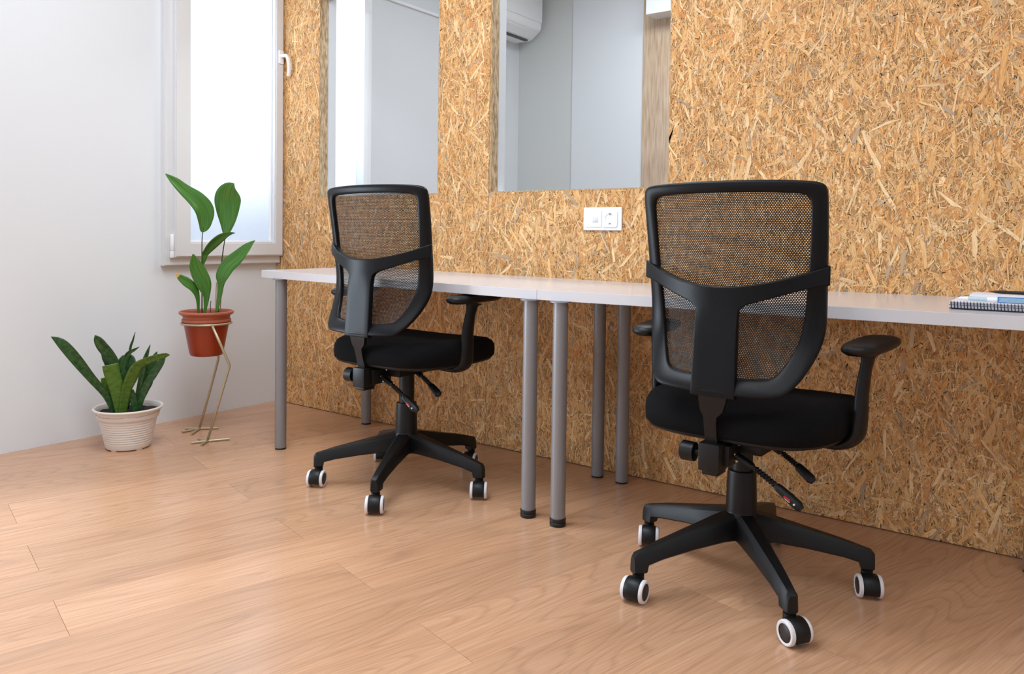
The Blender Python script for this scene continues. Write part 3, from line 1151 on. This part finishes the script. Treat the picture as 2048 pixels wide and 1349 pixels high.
def make_chair(label, loc, rz, lift, raise_back, star_rot, headings, shift):
    t = tag(empty('office_chair', (loc[0], loc[1], 0), rz), label, 'chair', 'black mesh office chairs at the desks')
    top = (0, 0, lift)

    def part(key, name, build, m, parent, off=(0, 0, 0), rot=(0, 0, 0), **kw):
        """first use builds the mesh; the second chair shares it."""
        if key not in CH:
            o = obj(name, build(), m, parent, **kw)
            for fn in kw.get('mods', []):
                fn(o)
            CH[key] = o
        else:
            o = CH[key].copy()
            COL.objects.link(o)
            o.parent = parent
        o.location = off
        o.rotation_euler = rot
        return o
    # base and casters
    part('star', 'base', star_bm, M_PLASTIC2, t, (shift, -0.010, 0), (0, 0, star_rot - rz), auto=32)

    def col_bm():
        bm = bmesh.new()
        lathe(bm, [(0.040, 0.184), (0.0395, 0.20), (0.037, 0.285), (0.0355, 0.292), (0.030, 0.293)], 30)
        return bm
    part('cover', 'column_cover', col_bm, M_PLASTIC2, t, (shift, -0.010, 0), auto=32)

    def gas_bm():
        bm = bmesh.new()
        lathe(bm, [(0.0275, 0.27), (0.0275, 0.40)], 28)
        return bm
    part('gas', 'gas_lift', gas_bm, M_METALB, t, (shift, -0.010, 0), auto=32)
    for k in range(5):
        a = star_rot - rz + 2 * math.pi * k / 5
        cas = part('hoodp', 'caster', lambda: CH['hood'], M_PLASTIC2, t, (shift + 0.309 * math.cos(a), -0.010 + 0.309 * math.sin(a), 0), (0, 0, headings[k] - rz), auto=35)
        for s in 'rl':
            part('tyrep' + s, 'tyre', lambda: CH['tyre' + s], M_TYRE, cas, auto=35)
            part('discp' + s, 'wheel_disc', lambda: CH['disc' + s], M_HUBC, cas, auto=35)
    # seat
    stp = (shift * 0.6, 0, lift)
    part('shell', 'seat_shell', shell_bm, M_PLASTIC2, t, stp, auto=30)
    part('seat', 'seat', seat_bm, M_FABRIC, t, stp, smooth=True)

    def mech_bm():
        bm = bmesh.new()
        box(bm, (-0.075, -0.12, 0.398), (0.075, 0.11, 0.434), 0.006)
        box(bm, (-0.034, -0.19, 0.378), (0.020, -0.10, 0.430), 0.004)
        box(bm, (-0.045, -0.225, 0.369), (0.009, -0.168, 0.437), 0.005)
        box(bm, (-0.036, -0.220, 0.360), (0.004, -0.168, 0.3695), 0.002)
        return bm
    mech = part('mech', 'tilt_mechanism', mech_bm, M_METALB, t, top, auto=35)

    def bolt(y, z):
        def f():
            bm = bmesh.new()
            lathe(bm, [(0.0062, 0), (0.0055, 0.003), (0.003, 0.0048), (0.0001, 0.0055)], 14, Matrix.Translation((0.0195, y, z)) @ Matrix.Rotation(math.pi / 2, 4, 'Y'))
            return bm
        return f
    for k, (y, z) in enumerate(((-0.125, 0.424), (-0.150, 0.402), (-0.140, 0.385))):
        part('bolt%d' % k, 'bolt', bolt(y, z), M_CHROME, mech, auto=60)

    def knob_bm():
        bm = bmesh.new()
        R_ = Matrix.Translation((-0.045, -0.196, 0.404)) @ Matrix.Rotation(-math.pi / 2, 4, 'Y')
        lathe(bm, [(0.008, 0.0), (0.008, 0.018)], 14, R_)
        n = 36
        rings = []
        for z, rr in ((0.0175, 0.016), (0.0190, 0.0235), (0.051, 0.0245), (0.054, 0.0215)):
            rings.append([bm.verts.new(R_ @ Vector(((rr - 0.0008 * (k % 2)) * math.cos(2 * math.pi * k / n), (rr - 0.0008 * (k % 2)) * math.sin(2 * math.pi * k / n), z))) for k in range(n)])
        for a, b in zip(rings, rings[1:]):
            for k in range(n):
                bm.faces.new((a[k], a[(k + 1) % n], b[(k + 1) % n], b[k]))
        bm.faces.new(rings[0][::-1])
        bm.faces.new(rings[-1])
        return bm
    part('knob', 'tension_knob', knob_bm, M_PLASTIC2, t, top, auto=40)
    lv = part('lever1', 'lever', lambda: lever_bm((0.022, -0.150, 0.402), (0.183, -0.150, 0.302), 0), M_PLASTIC2, t, top, auto=50)

    def mark(p, d, m, s):
        def f():
            bm = bmesh.new()
            box(bm, (-s[0] / 2, -s[1] / 2, -s[2] / 2), (s[0] / 2, s[1] / 2, s[2] / 2), 0.0004, 1, Matrix.Translation(p) @ Matrix.Rotation(math.radians(32), 4, 'Y'))
            return bm
        return f
    part('mk1', 'red_mark', mark((0.151, -0.1615, 0.3235), 0, M_RED, (0.017, 0.003, 0.006)), M_RED, lv)
    part('mk2', 'white_mark', mark((0.168, -0.1615, 0.313), 0, M_WPRINT, (0.004, 0.003, 0.004)), M_WPRINT, lv)
    part('mk3', 'white_mark', mark((0.152, -0.162, 0.3195), 0, M_WPRINT, (0.014, 0.003, 0.0012)), M_WPRINT, lv)
    lv2 = part('lever2', 'lever', lambda: lever_bm((0.060, -0.020, 0.408), (0.172, -0.020, 0.332), 0), M_PLASTIC2, t, top, auto=50)
    # arms
    for s in (1, -1):
        arm = part('post%d' % s, 'armrest', lambda: arm_post_bm(s), M_PLASTIC2, t, top, smooth=True)
        part('pad%d' % s, 'arm_pad', lambda: arm_pad_bm(s), M_PLASTIC2, arm, smooth=True)
    # back
    bk = (0, 0, lift + raise_back)

    def bar_bm():
        bm = bmesh.new()
        tube(bm, [(-0.017, -0.205, 0.36), (-0.017, -0.208, 0.44), (-0.013, -0.228, 0.50), (-0.008, -0.240, 0.535), (-0.002, -0.246, 0.57)], [(0.0205, 0.006)] * 3 + [(0.022, 0.006), (0.03, 0.006)], 4, ref=(1, -1, 0))
        return bm

    def bar2():
        bm = bmesh.new()
        rows = [(0.365, -0.0185, 0.0155, -0.199), (0.44, -0.0185, 0.0155, -0.204), (0.49, -0.015, 0.0155, -0.222), (0.505, -0.013, 0.017, -0.227), (0.520, -0.008, 0.028, -0.232), (0.548, -0.003, 0.034, -0.240), (0.60, 0.0, 0.036, -0.242)]
        rings = []
        for z, x, h, y in rows:
            rings.append([bm.verts.new(q) for q in ((x - h, y - 0.006, z), (x + h, y - 0.006, z), (x + h, y + 0.006, z), (x - h, y + 0.006, z))])
        for a, b in zip(rings, rings[1:]):
            for k in range(4):
                bm.faces.new((a[k], a[(k + 1) % 4], b[(k + 1) % 4], b[k]))
        bm.faces.new(rings[0][::-1])
        bm.faces.new(rings[-1])
        return bm
    part('bar', 'back_bar', bar2, M_METALB, t, top, auto=30)
    if 'frame' not in CH:
        fr = subsurf(obj('back_frame', back_frame_bm(), M_PLASTIC, t, smooth=True), 2)
        br = obj('back_brace', brace_bm(), M_PLASTIC, t, smooth=True)
        so = br.modifiers.new('thickness', 'SOLIDIFY')
        so.thickness = 0.020
        so.offset = 0
        bv = br.modifiers.new('edges', 'BEVEL')
        bv.width = 0.004
        bv.segments = 3
        bv.limit_method = 'ANGLE'
        bv.angle_limit = math.radians(50)
        nt_ = link('mesh_net', net_mesh(), M_MESH, t)
        CH['frame'], CH['brace'], CH['net'] = fr, br, nt_
    else:
        out = []
        for k in ('frame', 'brace', 'net'):
            o = CH[k].copy()
            COL.objects.link(o)
            o.parent = t
            out.append(o)
        fr, br, nt_ = out
    for o in (fr, br, nt_):
        o.location = bk
    return t


caster_meshes()
VA = math.atan2(1.0, 1.0)


def head(deg):
    return math.radians(deg)


make_chair('black mesh office chair at the left desk, nearer the potted plants', (0.718, -0.566), math.radians(2.4), 0.004, 0.002,
           math.radians(7.5), [head(34), head(20), head(40), head(28), head(38)], 0.012)
make_chair('black mesh office chair at the desk carrying the notebook, farther from the plants', (1.997, -0.611), math.radians(-0.9), -0.034, 0.012,
           math.radians(22.0), [head(28), head(40), head(24), head(3), head(56)], -0.014)


# ------------------------------------------------------------------ wall socket
sk = tag(empty('wall_socket', (1.2045, -0.0022, 0.966), 0), 'white double wall plate with a power socket above the desks', 'socket')
bm = bmesh.new()
box(bm, (-0.0835, -0.009, -0.0445), (0.0835, 0, 0.0445), 0.005, 3)
weighted(obj('plate', bm, M_BEAD, sk, auto=30))
bm = bmesh.new()
box(bm, (-0.068, -0.0115, -0.032), (-0.001, -0.0085, 0.032), 0.0012, 1)
jk = weighted(obj('data_insert', bm, M_BEAD, sk, auto=30))
bm = bmesh.new()
box(bm, (-0.040, -0.0128, -0.014), (-0.016, -0.0112, 0.008), 0.0008, 1)
obj('port_cover', bm, M_PVC, jk, auto=30)
bm = bmesh.new()
# insert with a round recess
n = 32
outer, ri, rb = [], [], []
for k in range(n):
    t = 2 * math.pi * (k + 0.5) / n
    c, s = math.cos(t), math.sin(t)
    q = 0.032 / max(abs(c), abs(s))
    outer.append(bm.verts.new((0.0345 + c * q, -0.0115, s * q)))
    ri.append(bm.verts.new((0.0345 + c * 0.0205, -0.0115, s * 0.0205)))
    rb.append(bm.verts.new((0.0345 + c * 0.0195, 0.004 - 0.006, s * 0.0195)))
for k in range(n):
    j = (k + 1) % n
    bm.faces.new((outer[k], outer[j], ri[j], ri[k]))
    bm.faces.new((ri[k], ri[j], rb[j], rb[k]))
bm.faces.new(rb)
so = obj('socket_insert', bm, M_BEAD, sk, auto=30)
for dx in (-0.0095, 0.0095):
    bm = bmesh.new()
    lathe(bm, [(0.0026, 0), (0.0026, 0.001)], 12, Matrix.Translation((0.0345 + dx, -0.0022, 0)) @ Matrix.Rotation(math.pi / 2, 4, 'X'))
    obj('pin_hole', bm, M_DARK, so)
bm = bmesh.new()
lathe(bm, [(0.0016, 0), (0.0016, 0.002)], 12, Matrix.Translation((0.0345, -0.0022, 0)) @ Matrix.Rotation(math.pi / 2, 4, 'X'))
obj('screw', bm, M_CHROME, so)
for sz in (-1, 1):
    boxm('earth_clip', (0.0305, -0.012, sz * 0.0185 - 0.0022), (0.0385, -0.003, sz * 0.0185 + 0.0022), M_CHROME, so)

# ------------------------------------------------------------------ plants


def leaf_bm(sp, d, r, fold=0.35, roll=0.0, sub=5, closed_tip=True):
    """sp: (lateral, depth, z, width); d: away from the viewer's side, r: lateral direction."""
    pts = [Vector((0, 0, 0)) + r * a + d * b + Vector((0, 0, c)) for a, b, c, w_ in sp]
    ws = [w_ for a, b, c, w_ in sp]
    P = smooth_pts(pts, sub)
    Wd = [max(0.0004, q[0]) for q in smooth_pts([(w_, 0, 0) for w_ in ws], sub)]
    bm = bmesh.new()
    lay = bm.verts.layers.float_vector.new('luv')
    rings = []
    acc = 0
    for i, p in enumerate(P):
        tan = (P[min(i + 1, len(P) - 1)] - P[max(i - 1, 0)]).normalized()
        nrm = -d
        side = tan.cross(nrm)
        if side.length < 1e-4:
            side = r
        side.normalize()
        nn = side.cross(tan).normalized()
        q = Matrix.Rotation(roll, 3, tan)
        side = q @ side
        nn = q @ nn
        if i:
            acc += (P[i] - P[i - 1]).length
        ring = []
        for f in (-0.5, -0.27, 0.0, 0.27, 0.5):
            wv = 0.04 * math.sin(acc * 40 + f * 5) * Wd[i] * (1 if abs(f) > 0.4 else 0)
            co = p + side * (f * Wd[i]) + nn * (-(abs(f) ** 1.3) * fold * Wd[i] * -1 + wv)
            v = bm.verts.new(co)
            v[lay] = (acc, f * Wd[i], 0)
            ring.append(v)
        rings.append(ring)
    for a, b in zip(rings, rings[1:]):
        for k in range(4):
            bm.faces.new((a[k], a[k + 1], b[k + 1], b[k]))
    return bm


def leaf(name, sp, d, r, m, parent, fold=0.3, roll=0.0, thick=0.0008):
    o = obj(name, leaf_bm(sp, d, r, fold, roll), m, parent, smooth=True)
    s = o.modifiers.new('thickness', 'SOLIDIFY')
    s.thickness = thick
    s.offset = 0
    return o


def soil_bm(rad, z, seed, amp=0.006):
    bm = bmesh.new()
    rr = [0, 0.25, 0.5, 0.75, 0.9, 1.0]
    c = bm.verts.new((0, 0, z))
    prev = None
    for q in rr[1:]:
        ring = []
        for k in range(28):
            t = 2 * math.pi * k / 28
            p = Vector((rad * q * math.cos(t), rad * q * math.sin(t), z))
            p.z += amp * mnoise.noise(Vector((p.x * 60 + seed, p.y * 60, 0))) - 0.004 * q * q
            ring.append(bm.verts.new(p))
        for k in range(28):
            j = (k + 1) % 28
            bm.faces.new((c, ring[k], ring[j]) if prev is None else (prev[k], ring[k], ring[j], prev[j]))
        prev = ring
    return bm


# snake plant in the white pot
WP = Vector((-0.4946, -0.9500, 0))
wd, wr = Vector((-0.8853, 0.465, 0)), Vector((0.465, 0.8853, 0))
t = tag(empty('snake_plant', WP), 'dark green snake plant in a ribbed white pot on the floor', 'plant', None)
bm = bmesh.new()
prof = [(0.078, 0.006), (0.083, 0.004), (0.087, 0.010), (0.0885, 0.02)]
z = 0.022
while z < 0.118:
    f = (z - 0.02) / 0.1
    rr = 0.0885 + 0.021 * f
    prof += [(rr, z), (rr + 0.0014, z + 0.002), (rr + 0.0014, z + 0.006), (rr + 0.0003, z + 0.008)]
    z += 0.0098
prof += [(0.1105, 0.124), (0.1165, 0.127), (0.1185, 0.132), (0.1205, 0.150), (0.1215, 0.157), (0.1305, 0.160), (0.1345, 0.164), (0.1345, 0.168), (0.131, 0.171), (0.1265, 0.170), (0.1235, 0.165), (0.119, 0.142)]
lathe(bm, prof, 56, cap1=False)
obj('pot', bm, M_POTW, t, auto=50)
for k in range(5):
    a = 2 * math.pi * k / 5 - 0.9
    bm = bmesh.new()
    box(bm, (-0.012, -0.004, 0), (0.012, 0.004, 0.0065), 0.001, 1, Matrix.Rotation(a, 4, 'Z') @ Matrix.Translation((0, -0.078, 0)))
    obj('pot_foot', bm, M_POTW, t)
obj('soil', soil_bm(0.1215, 0.151, 3), M_SOIL, t, smooth=True)
WL = [
    [(-0.050, -0.02, 0.145, 0.0194), (-0.0807, -0.03, 0.2246, 0.0259), (-0.1319, -0.05, 0.3015, 0.0323), (-0.1817, -0.07, 0.3786, 0.0409), (-0.2234, -0.085, 0.4404, 0.0396), (-0.2476, -0.09, 0.4667, 0.0259), (-0.2699, -0.095, 0.4833, 0.0013)],
    [(-0.0379, 0.02, 0.145, 0.0215), (-0.0367, 0.025, 0.2691, 0.0259), (-0.0467, 0.03, 0.3338, 0.0366), (-0.0685, 0.03, 0.3804, 0.0431), (-0.0968, 0.025, 0.4235, 0.0431), (-0.1136, 0.02, 0.4527, 0.0302), (-0.1227, 0.015, 0.4686, 0.0013)],
    [(-0.0336, -0.035, 0.145, 0.0259), (-0.0448, -0.04, 0.2598, 0.0508), (-0.0597, -0.045, 0.3168, 0.0582), (-0.0663, -0.05, 0.3552, 0.0595)],
    [(-0.0222, -0.04, 0.145, 0.0302), (-0.0088, -0.05, 0.2419, 0.0396), (0.0103, -0.06, 0.2976, 0.0483), (0.0312, -0.07, 0.3425, 0.0452), (0.0637, -0.075, 0.3646, 0.0345), (0.1022, -0.08, 0.3781, 0.0284), (0.1371, -0.085, 0.3866, 0.0207), (0.1527, -0.085, 0.3858, 0.0043)],
    [(-0.0301, 0.0, 0.145, 0.0215), (-0.0261, 0.0, 0.2727, 0.0267), (-0.0184, 0.0, 0.3453, 0.0267), (-0.0011, 0.0, 0.3874, 0.0181), (0.0221, -0.005, 0.4041, 0.0108), (0.0415, -0.01, 0.4159, 0.0009)],
    [(-0.013, 0.05, 0.145, 0.0086), (-0.0011, 0.055, 0.3051, 0.0103), (0.0068, 0.06, 0.4004, 0.0112), (0.0167, 0.065, 0.4343, 0.0086), (0.0266, 0.07, 0.4693, 0.0009)],
    [(-0.0051, 0.045, 0.145, 0.0172), (0.0028, 0.05, 0.2794, 0.0345), (0.0067, 0.055, 0.3353, 0.0474), (0.0048, 0.06, 0.361, 0.0388), (-0.005, 0.065, 0.3762, 0.0086)],
    [(0.022, 0.0, 0.145, 0.0172), (0.0435, 0.0, 0.259, 0.0224), (0.0592, 0.0, 0.3449, 0.0224), (0.0709, 0.0, 0.3877, 0.0138), (0.0828, 0.0, 0.422, 0.0009)],
    [(0.0336, -0.01, 0.145, 0.0215), (0.0648, -0.015, 0.2471, 0.0267), (0.096, -0.02, 0.3022, 0.0302), (0.1235, -0.025, 0.3492, 0.0259), (0.1392, -0.03, 0.3751, 0.0043)],
    [(0.028, 0.02, 0.145, 0.0194), (0.0497, 0.025, 0.2191, 0.0302), (0.0775, 0.03, 0.3128, 0.0396), (0.0955, 0.035, 0.3506, 0.0345), (0.1097, 0.04, 0.3866, 0.0009)],
    [(-0.0492, -0.0, 0.145, 0.0194), (-0.0719, -0.0, 0.2375, 0.031), (-0.0869, -0.0, 0.2728, 0.0267), (-0.0918, -0.0, 0.2945, 0.0207)],
    [(0.0276, -0.03, 0.145, 0.0215), (0.0149, -0.035, 0.2158, 0.0267), (0.0072, -0.04, 0.2431, 0.0224)],
    [(-0.0459, 0.045, 0.145, 0.0129), (-0.0555, 0.05, 0.2661, 0.0215), (-0.0747, 0.055, 0.3403, 0.0345), (-0.0863, 0.06, 0.3706, 0.0366), (-0.0985, 0.06, 0.3886, 0.0129)],
    [(0.0341, 0.045, 0.145, 0.0172), (0.0659, 0.05, 0.222, 0.0259), (0.082, 0.055, 0.2553, 0.0267), (0.0893, 0.06, 0.2784, 0.0086)],
    [(-0.0207, 0.03, 0.145, 0.0194), (-0.0322, 0.035, 0.267, 0.0259), (-0.038, 0.04, 0.323, 0.0302), (-0.0244, 0.04, 0.3569, 0.0259), (-0.0167, 0.045, 0.3753, 0.0086)],
]
for k, sp in enumerate(WL):
    leaf('leaf', sp, wd, wr, M_LEAF3 if k in (2, 3, 10) else M_LEAF2, t, 0.32 if k not in (2, 3) else 0.18, [0.2, -0.2, 0.1, 0.35, 0.1, 0.6, -0.3][k % 7], 0.002)

# brass stand shaped like a wading bird's legs, and the plant it holds
SP = Vector((-0.4097, -0.6462, 0))
sd, sr = Vector((-0.844, 0.5364, 0)), Vector((0.5364, 0.844, 0))
st = tag(empty('plant_stand', SP), 'slim brass wire stand with two bird legs holding the terracotta pot', 'plant stand')
RZ = 0.4975
bm = bmesh.new()
n = 48
for k in range(n):
    pass
ringp = [Vector((0.1035 * math.cos(2 * math.pi * k / n), 0.1035 * math.sin(2 * math.pi * k / n), RZ)) for k in range(n)]
vr = []
for k in range(n):
    c = Vector((math.cos(2 * math.pi * k / n), math.sin(2 * math.pi * k / n), 0))
    vr.append([bm.verts.new(ringp[k] + c * (0.0048 * math.cos(q * math.pi / 4)) + Vector((0, 0, 0.0048 * math.sin(q * math.pi / 4)))) for q in range(8)])
for k in range(n):
    a, b = vr[k], vr[(k + 1) % n]
    for q in range(8):
        bm.faces.new((a[q], a[(q + 1) % 8], b[(q + 1) % 8], b[q]))
obj('ring', bm, M_BRASS, st, smooth=True)


def loc(l, dd, z):
    return sr * l + sd * dd + Vector((0, 0, z))


ox = 0.012   # the stand's centre lies this far along the lateral axis
front = [loc(0.035 - ox, -0.1015, RZ - 0.004), loc(0.070 - ox, -0.110, 0.410), loc(0.100 - ox, -0.117, 0.336), loc(0.104 - ox, -0.118, 0.324), loc(0.101 - ox, -0.118, 0.310), loc(0.060 - ox, -0.119, 0.162), loc(0.0164 - ox, -0.119, 0.006)]
rear = [loc(0.0 - ox, 0.1025, RZ - 0.004), loc(0.030 - ox, 0.110, 0.410), loc(0.060 - ox, 0.117, 0.336), loc(0.0636 - ox, 0.118, 0.324), loc(0.061 - ox, 0.118, 0.310), loc(0.024 - ox, 0.119, 0.162), loc(-0.0164 - ox, 0.119, 0.006)]
toes_f = [(-0.331, -0.768), (-0.271, -0.759), (-0.365, -0.712), (-0.263, -0.629)]
toes_r = [(-0.529, -0.69), (-0.459, -0.689), (-0.574, -0.645), (-0.468, -0.548)]
for pl, toes in ((front, toes_f), (rear, toes_r)):
    bm = bmesh.new()
    tube(bm, pl, 0.0056, 10)
    lg = obj('leg', bm, M_BRASS, st, smooth=True)
    for tx, ty in toes:
        bm = bmesh.new()
        a = pl[-1].copy()
        a.z = 0.0052
        e = Vector((tx, ty, 0.0052)) - Vector((SP.x, SP.y, 0))
        if tx == toes[-1][0]:
            pass
        tube(bm, [a, a.lerp(e, 0.5), e], 0.0054, 8)
        obj('toe', bm, M_BRASS, lg, auto=50)

pt = tag(empty('cast_iron_plant', (SP.x, SP.y, 0.355)), 'broad leaved green plant in a terracotta pot on the brass stand', 'plant')
bm = bmesh.new()
prof = [(0.060, 0.356), (0.0655, 0.3575), (0.069, 0.364), (0.072, 0.376), (0.0925, 0.490), (0.0945, 0.499), (0.0965, 0.5045)]
lathe(bm, [(r, z_ - 0.355) for r, z_ in prof], 48, cap1=False)
pot = obj('pot', bm, M_TERRA, pt, auto=40)
bm = bmesh.new()
prof = [(0.0955, 0.5035), (0.1005, 0.505), (0.1025, 0.511), (0.1010, 0.5165), (0.0965, 0.518), (0.0960, 0.5300), (0.1005, 0.533), (0.1105, 0.5375), (0.1140, 0.543), (0.1130, 0.549), (0.108, 0.5515), (0.1035, 0.549), (0.1005, 0.543), (0.096, 0.515)]
lathe(bm, [(r, z_ - 0.355) for r, z_ in prof], 48, cap0=False, cap1=False)
obj('pot_rim', bm, M_TERRA2, pt, auto=40)
obj('soil', soil_bm(0.0985, 0.536 - 0.355, 9), M_SOIL, pt, smooth=True)
RL = {
    'A': [(-0.0031, 0, 0.8947, 0.0080), (-0.0031, 0, 0.9047, 0.0308), (0.0029, 0.0, 0.9384, 0.0594), (-0.0012, -0.005, 0.9884, 0.0836), (-0.0336, -0.012, 1.0351, 0.0748), (-0.0794, -0.02, 1.0743, 0.055), (-0.1187, -0.028, 1.111, 0.0374), (-0.1517, -0.035, 1.1412, 0.0044)],
    'B': [(0.0905, 0.02, 0.8750, 0.008), (0.0918, 0.02, 0.8892, 0.0264), (0.0979, 0.02, 0.9403, 0.066), (0.0998, 0.018, 0.9957, 0.099), (0.0996, 0.012, 1.0397, 0.1144), (0.1033, 0.0, 1.0724, 0.099), (0.1112, -0.012, 1.0962, 0.0594), (0.1233, -0.02, 1.1116, 0.0044)],
    'C': [(-0.0069, 0.02, 0.7419, 0.008), (0.0002, 0.018, 0.7825, 0.0258), (0.0052, 0.018, 0.8025, 0.0308), (0.0338, 0.01, 0.8424, 0.044), (0.0686, 0, 0.8736, 0.0396), (0.0994, -0.008, 0.8894, 0.022), (0.1282, -0.015, 0.8942, 0.0022)],
    'D': [(0.0036, -0.02, 0.540, 0.010), (0.0116, -0.022, 0.6096, 0.0242), (0.0014, -0.026, 0.6667, 0.0594), (-0.0189, -0.03, 0.7171, 0.066), (-0.0349, -0.036, 0.7606, 0.0484), (-0.0429, -0.045, 0.8019, 0.0044)],
    'E': [(-0.0207, -0.02, 0.540, 0.0088), (-0.0248, -0.022, 0.6102, 0.0198), (-0.0409, -0.03, 0.6523, 0.0374), (-0.0687, -0.038, 0.679, 0.0418), (-0.0903, -0.045, 0.6968, 0.0308), (-0.1, -0.05, 0.7069, 0.022)],
    'F': [(0.0525, -0.02, 0.540, 0.010), (0.0667, -0.022, 0.6218, 0.022), (0.0727, -0.026, 0.6703, 0.033), (0.0787, -0.03, 0.7055, 0.0594), (0.1011, -0.034, 0.7472, 0.066), (0.138, -0.04, 0.7825, 0.0616), (0.173, -0.046, 0.8245, 0.0418), (0.1915, -0.05, 0.8445, 0.0242), (0.21, -0.055, 0.8623, 0.0022)],
}
down = lambda sp: [(a - ox, b, c - 0.355, w_) for a, b, c, w_ in sp]
rolls = {'A': 0.35, 'B': -0.25, 'C': 0.5, 'D': 0.15, 'E': 0.5, 'F': -0.45}
folds = {'A': 0.42, 'B': 0.16, 'C': 0.4, 'D': 0.3, 'E': 0.2, 'F': 0.4}
for k, sp in RL.items():
    lf = leaf('leaf', down(sp), sd, sr, M_LEAF, pt, folds[k], rolls[k], 0.001)
    if k == 'E':
        leaf('dry_tip', down([(-0.0985, -0.0495, 0.7059, 0.023), (-0.106, -0.0525, 0.7149, 0.014), (-0.1117, -0.055, 0.721, 0.0022)]), sd, sr, M_TIP, lf, 0.2, 0.5, 0.0012)
stems = [([(-0.0066, 0, 0.535), (-0.0069, 0, 0.7308), (-0.0071, 0, 0.851), (-0.0031, 0, 0.905), (0.0, 0.001, 0.93)], 0.0028, M_STEM),
         ([(0.0592, 0.01, 0.535), (0.0693, 0.015, 0.7187), (0.0836, 0.02, 0.8404), (0.0918, 0.021, 0.8892)], 0.0032, M_STEM),
         ([(0.0057, 0.02, 0.535), (-0.0027, 0.02, 0.6858), (-0.0069, 0.02, 0.7519)], 0.0034, M_STEM),
         ([(0.0508, 0.0, 0.535), (0.0506, 0.0, 0.6204), (0.0526, 0.0, 0.6755)], 0.0032, M_STEMP),
         ([(0.0676, 0.02, 0.535), (0.0717, 0.02, 0.6074), (0.0737, 0.02, 0.6407)], 0.0030, M_STEMP),
         ([(0.0281, -0.01, 0.535), (0.028, -0.01, 0.5776), (0.03, -0.01, 0.5952)], 0.0022, M_STEM)]
for pp_, rr_, mm_ in stems:
    bm = bmesh.new()
    q = smooth_pts([sr * (a - ox) + sd * b + Vector((0, 0, c - 0.355)) for a, b, c in pp_], 4)
    tube(bm, q, [rr_ * (1 - 0.45 * i / len(q)) for i in range(len(q))], 8)
    obj('petiole', bm, mm_, pt, smooth=True)

# ------------------------------------------------------------------ things on the right desk
DZ = 0.7372
nb = tag(empty('notebook', (2.435, -0.492, DZ)), 'navy wire-bound notebook lying on the right desk under the pens', 'notebook')
boxm('back_cover', (0, 0.0, 0), (0.297, 0.21, 0.002), M_NAVY, nb)
boxm('pages', (0.001, 0.004, 0.002), (0.296, 0.209, 0.0155), M_PAPER, nb)
boxm('front_cover', (0, 0.0, 0.0155), (0.297, 0.21, 0.0172), M_PAPER, nb)
bm = bmesh.new()
tube(bm, [(-0.0035 * math.sin(2 * math.pi * k / 14) * 0.2, 0.001 - 0.0045 * math.cos(2 * math.pi * k / 14) - 0.001, 0.0092 + 0.0088 * math.sin(2 * math.pi * k / 14)) for k in range(15)], 0.0008, 5)
rg = obj('ring', bm, M_NAVY, nb, loc=(0.004, 0, 0))
for k in range(1, 43):
    c = rg.copy()
    COL.objects.link(c)
    c.parent = nb
    c.location = (0.004 + k * 0.0068, 0, 0)
boxm('wire_spine', (0.0, -0.0042, 0.0086), (0.297, -0.0028, 0.0098), M_NAVY, nb)
NZ = DZ + 0.0174
pad = tag(empty('notepad', (2.462, -0.345, NZ + 0.0003)), 'white paper pad lying on the back of the notebook', 'notepad')
boxm('pages', (0, 0, 0.0), (0.21, 0.10, 0.0105), M_PAPER, pad)
boxm('backing_card', (-0.0005, -0.0005, -0.0), (0.2105, 0.1005, 0.0012), M_OLIVE, pad)

hl = tag(empty('correction_pen', (2.448, -0.452, NZ + 0.0065), math.radians(-2.0)), 'white and pale blue pen with a blue clip on the notebook', 'pen')
RX = Matrix.Rotation(math.pi / 2, 4, 'Y')
bm = bmesh.new()
lathe(bm, [(0.0008, 0.0), (0.0018, 0.003), (0.0042, 0.016), (0.0046, 0.022)], 20, RX)
obj('tip', bm, M_BEAD, hl, auto=40)
bm = bmesh.new()
lathe(bm, [(0.0046, 0.022), (0.0049, 0.024), (0.0049, 0.062)], 20, RX)
obj('barrel', bm, M_CLEARBLUE, hl, auto=40)
bm = bmesh.new()
lathe(bm, [(0.0049, 0.062), (0.0053, 0.064), (0.0053, 0.150), (0.0045, 0.152)], 20, RX)
obj('rear_barrel', bm, M_BEAD, hl, auto=40)
bm = bmesh.new()
box(bm, (0.0835, -0.0088, -0.0060), (0.140, -0.0050, 0.0080), 0.0015)
ck = obj('clip', bm, M_BLUE, hl, auto=40)
boxm('clip_label', (0.0870, -0.0093, -0.0048), (0.1385, -0.0088, 0.0060), M_PALEBLUE, ck)

bp_ = tag(empty('black_pen', (2.50, -0.285, NZ + 0.0158), math.radians(-4)), 'slim black pen lying on top of the white paper pad', 'pen')
bm = bmesh.new()
lathe(bm, [(0.0008, 0.0), (0.003, 0.012), (0.0042, 0.025), (0.0044, 0.12), (0.003, 0.122)], 16, RX)
obj('barrel', bm, M_BLACKPEN, bp_, auto=40)
bm = bmesh.new()
box(bm, (0.075, -0.001, 0.0040), (0.118, 0.001, 0.0058), 0.0004, 1)
obj('clip', bm, M_BLACKPEN, bp_)
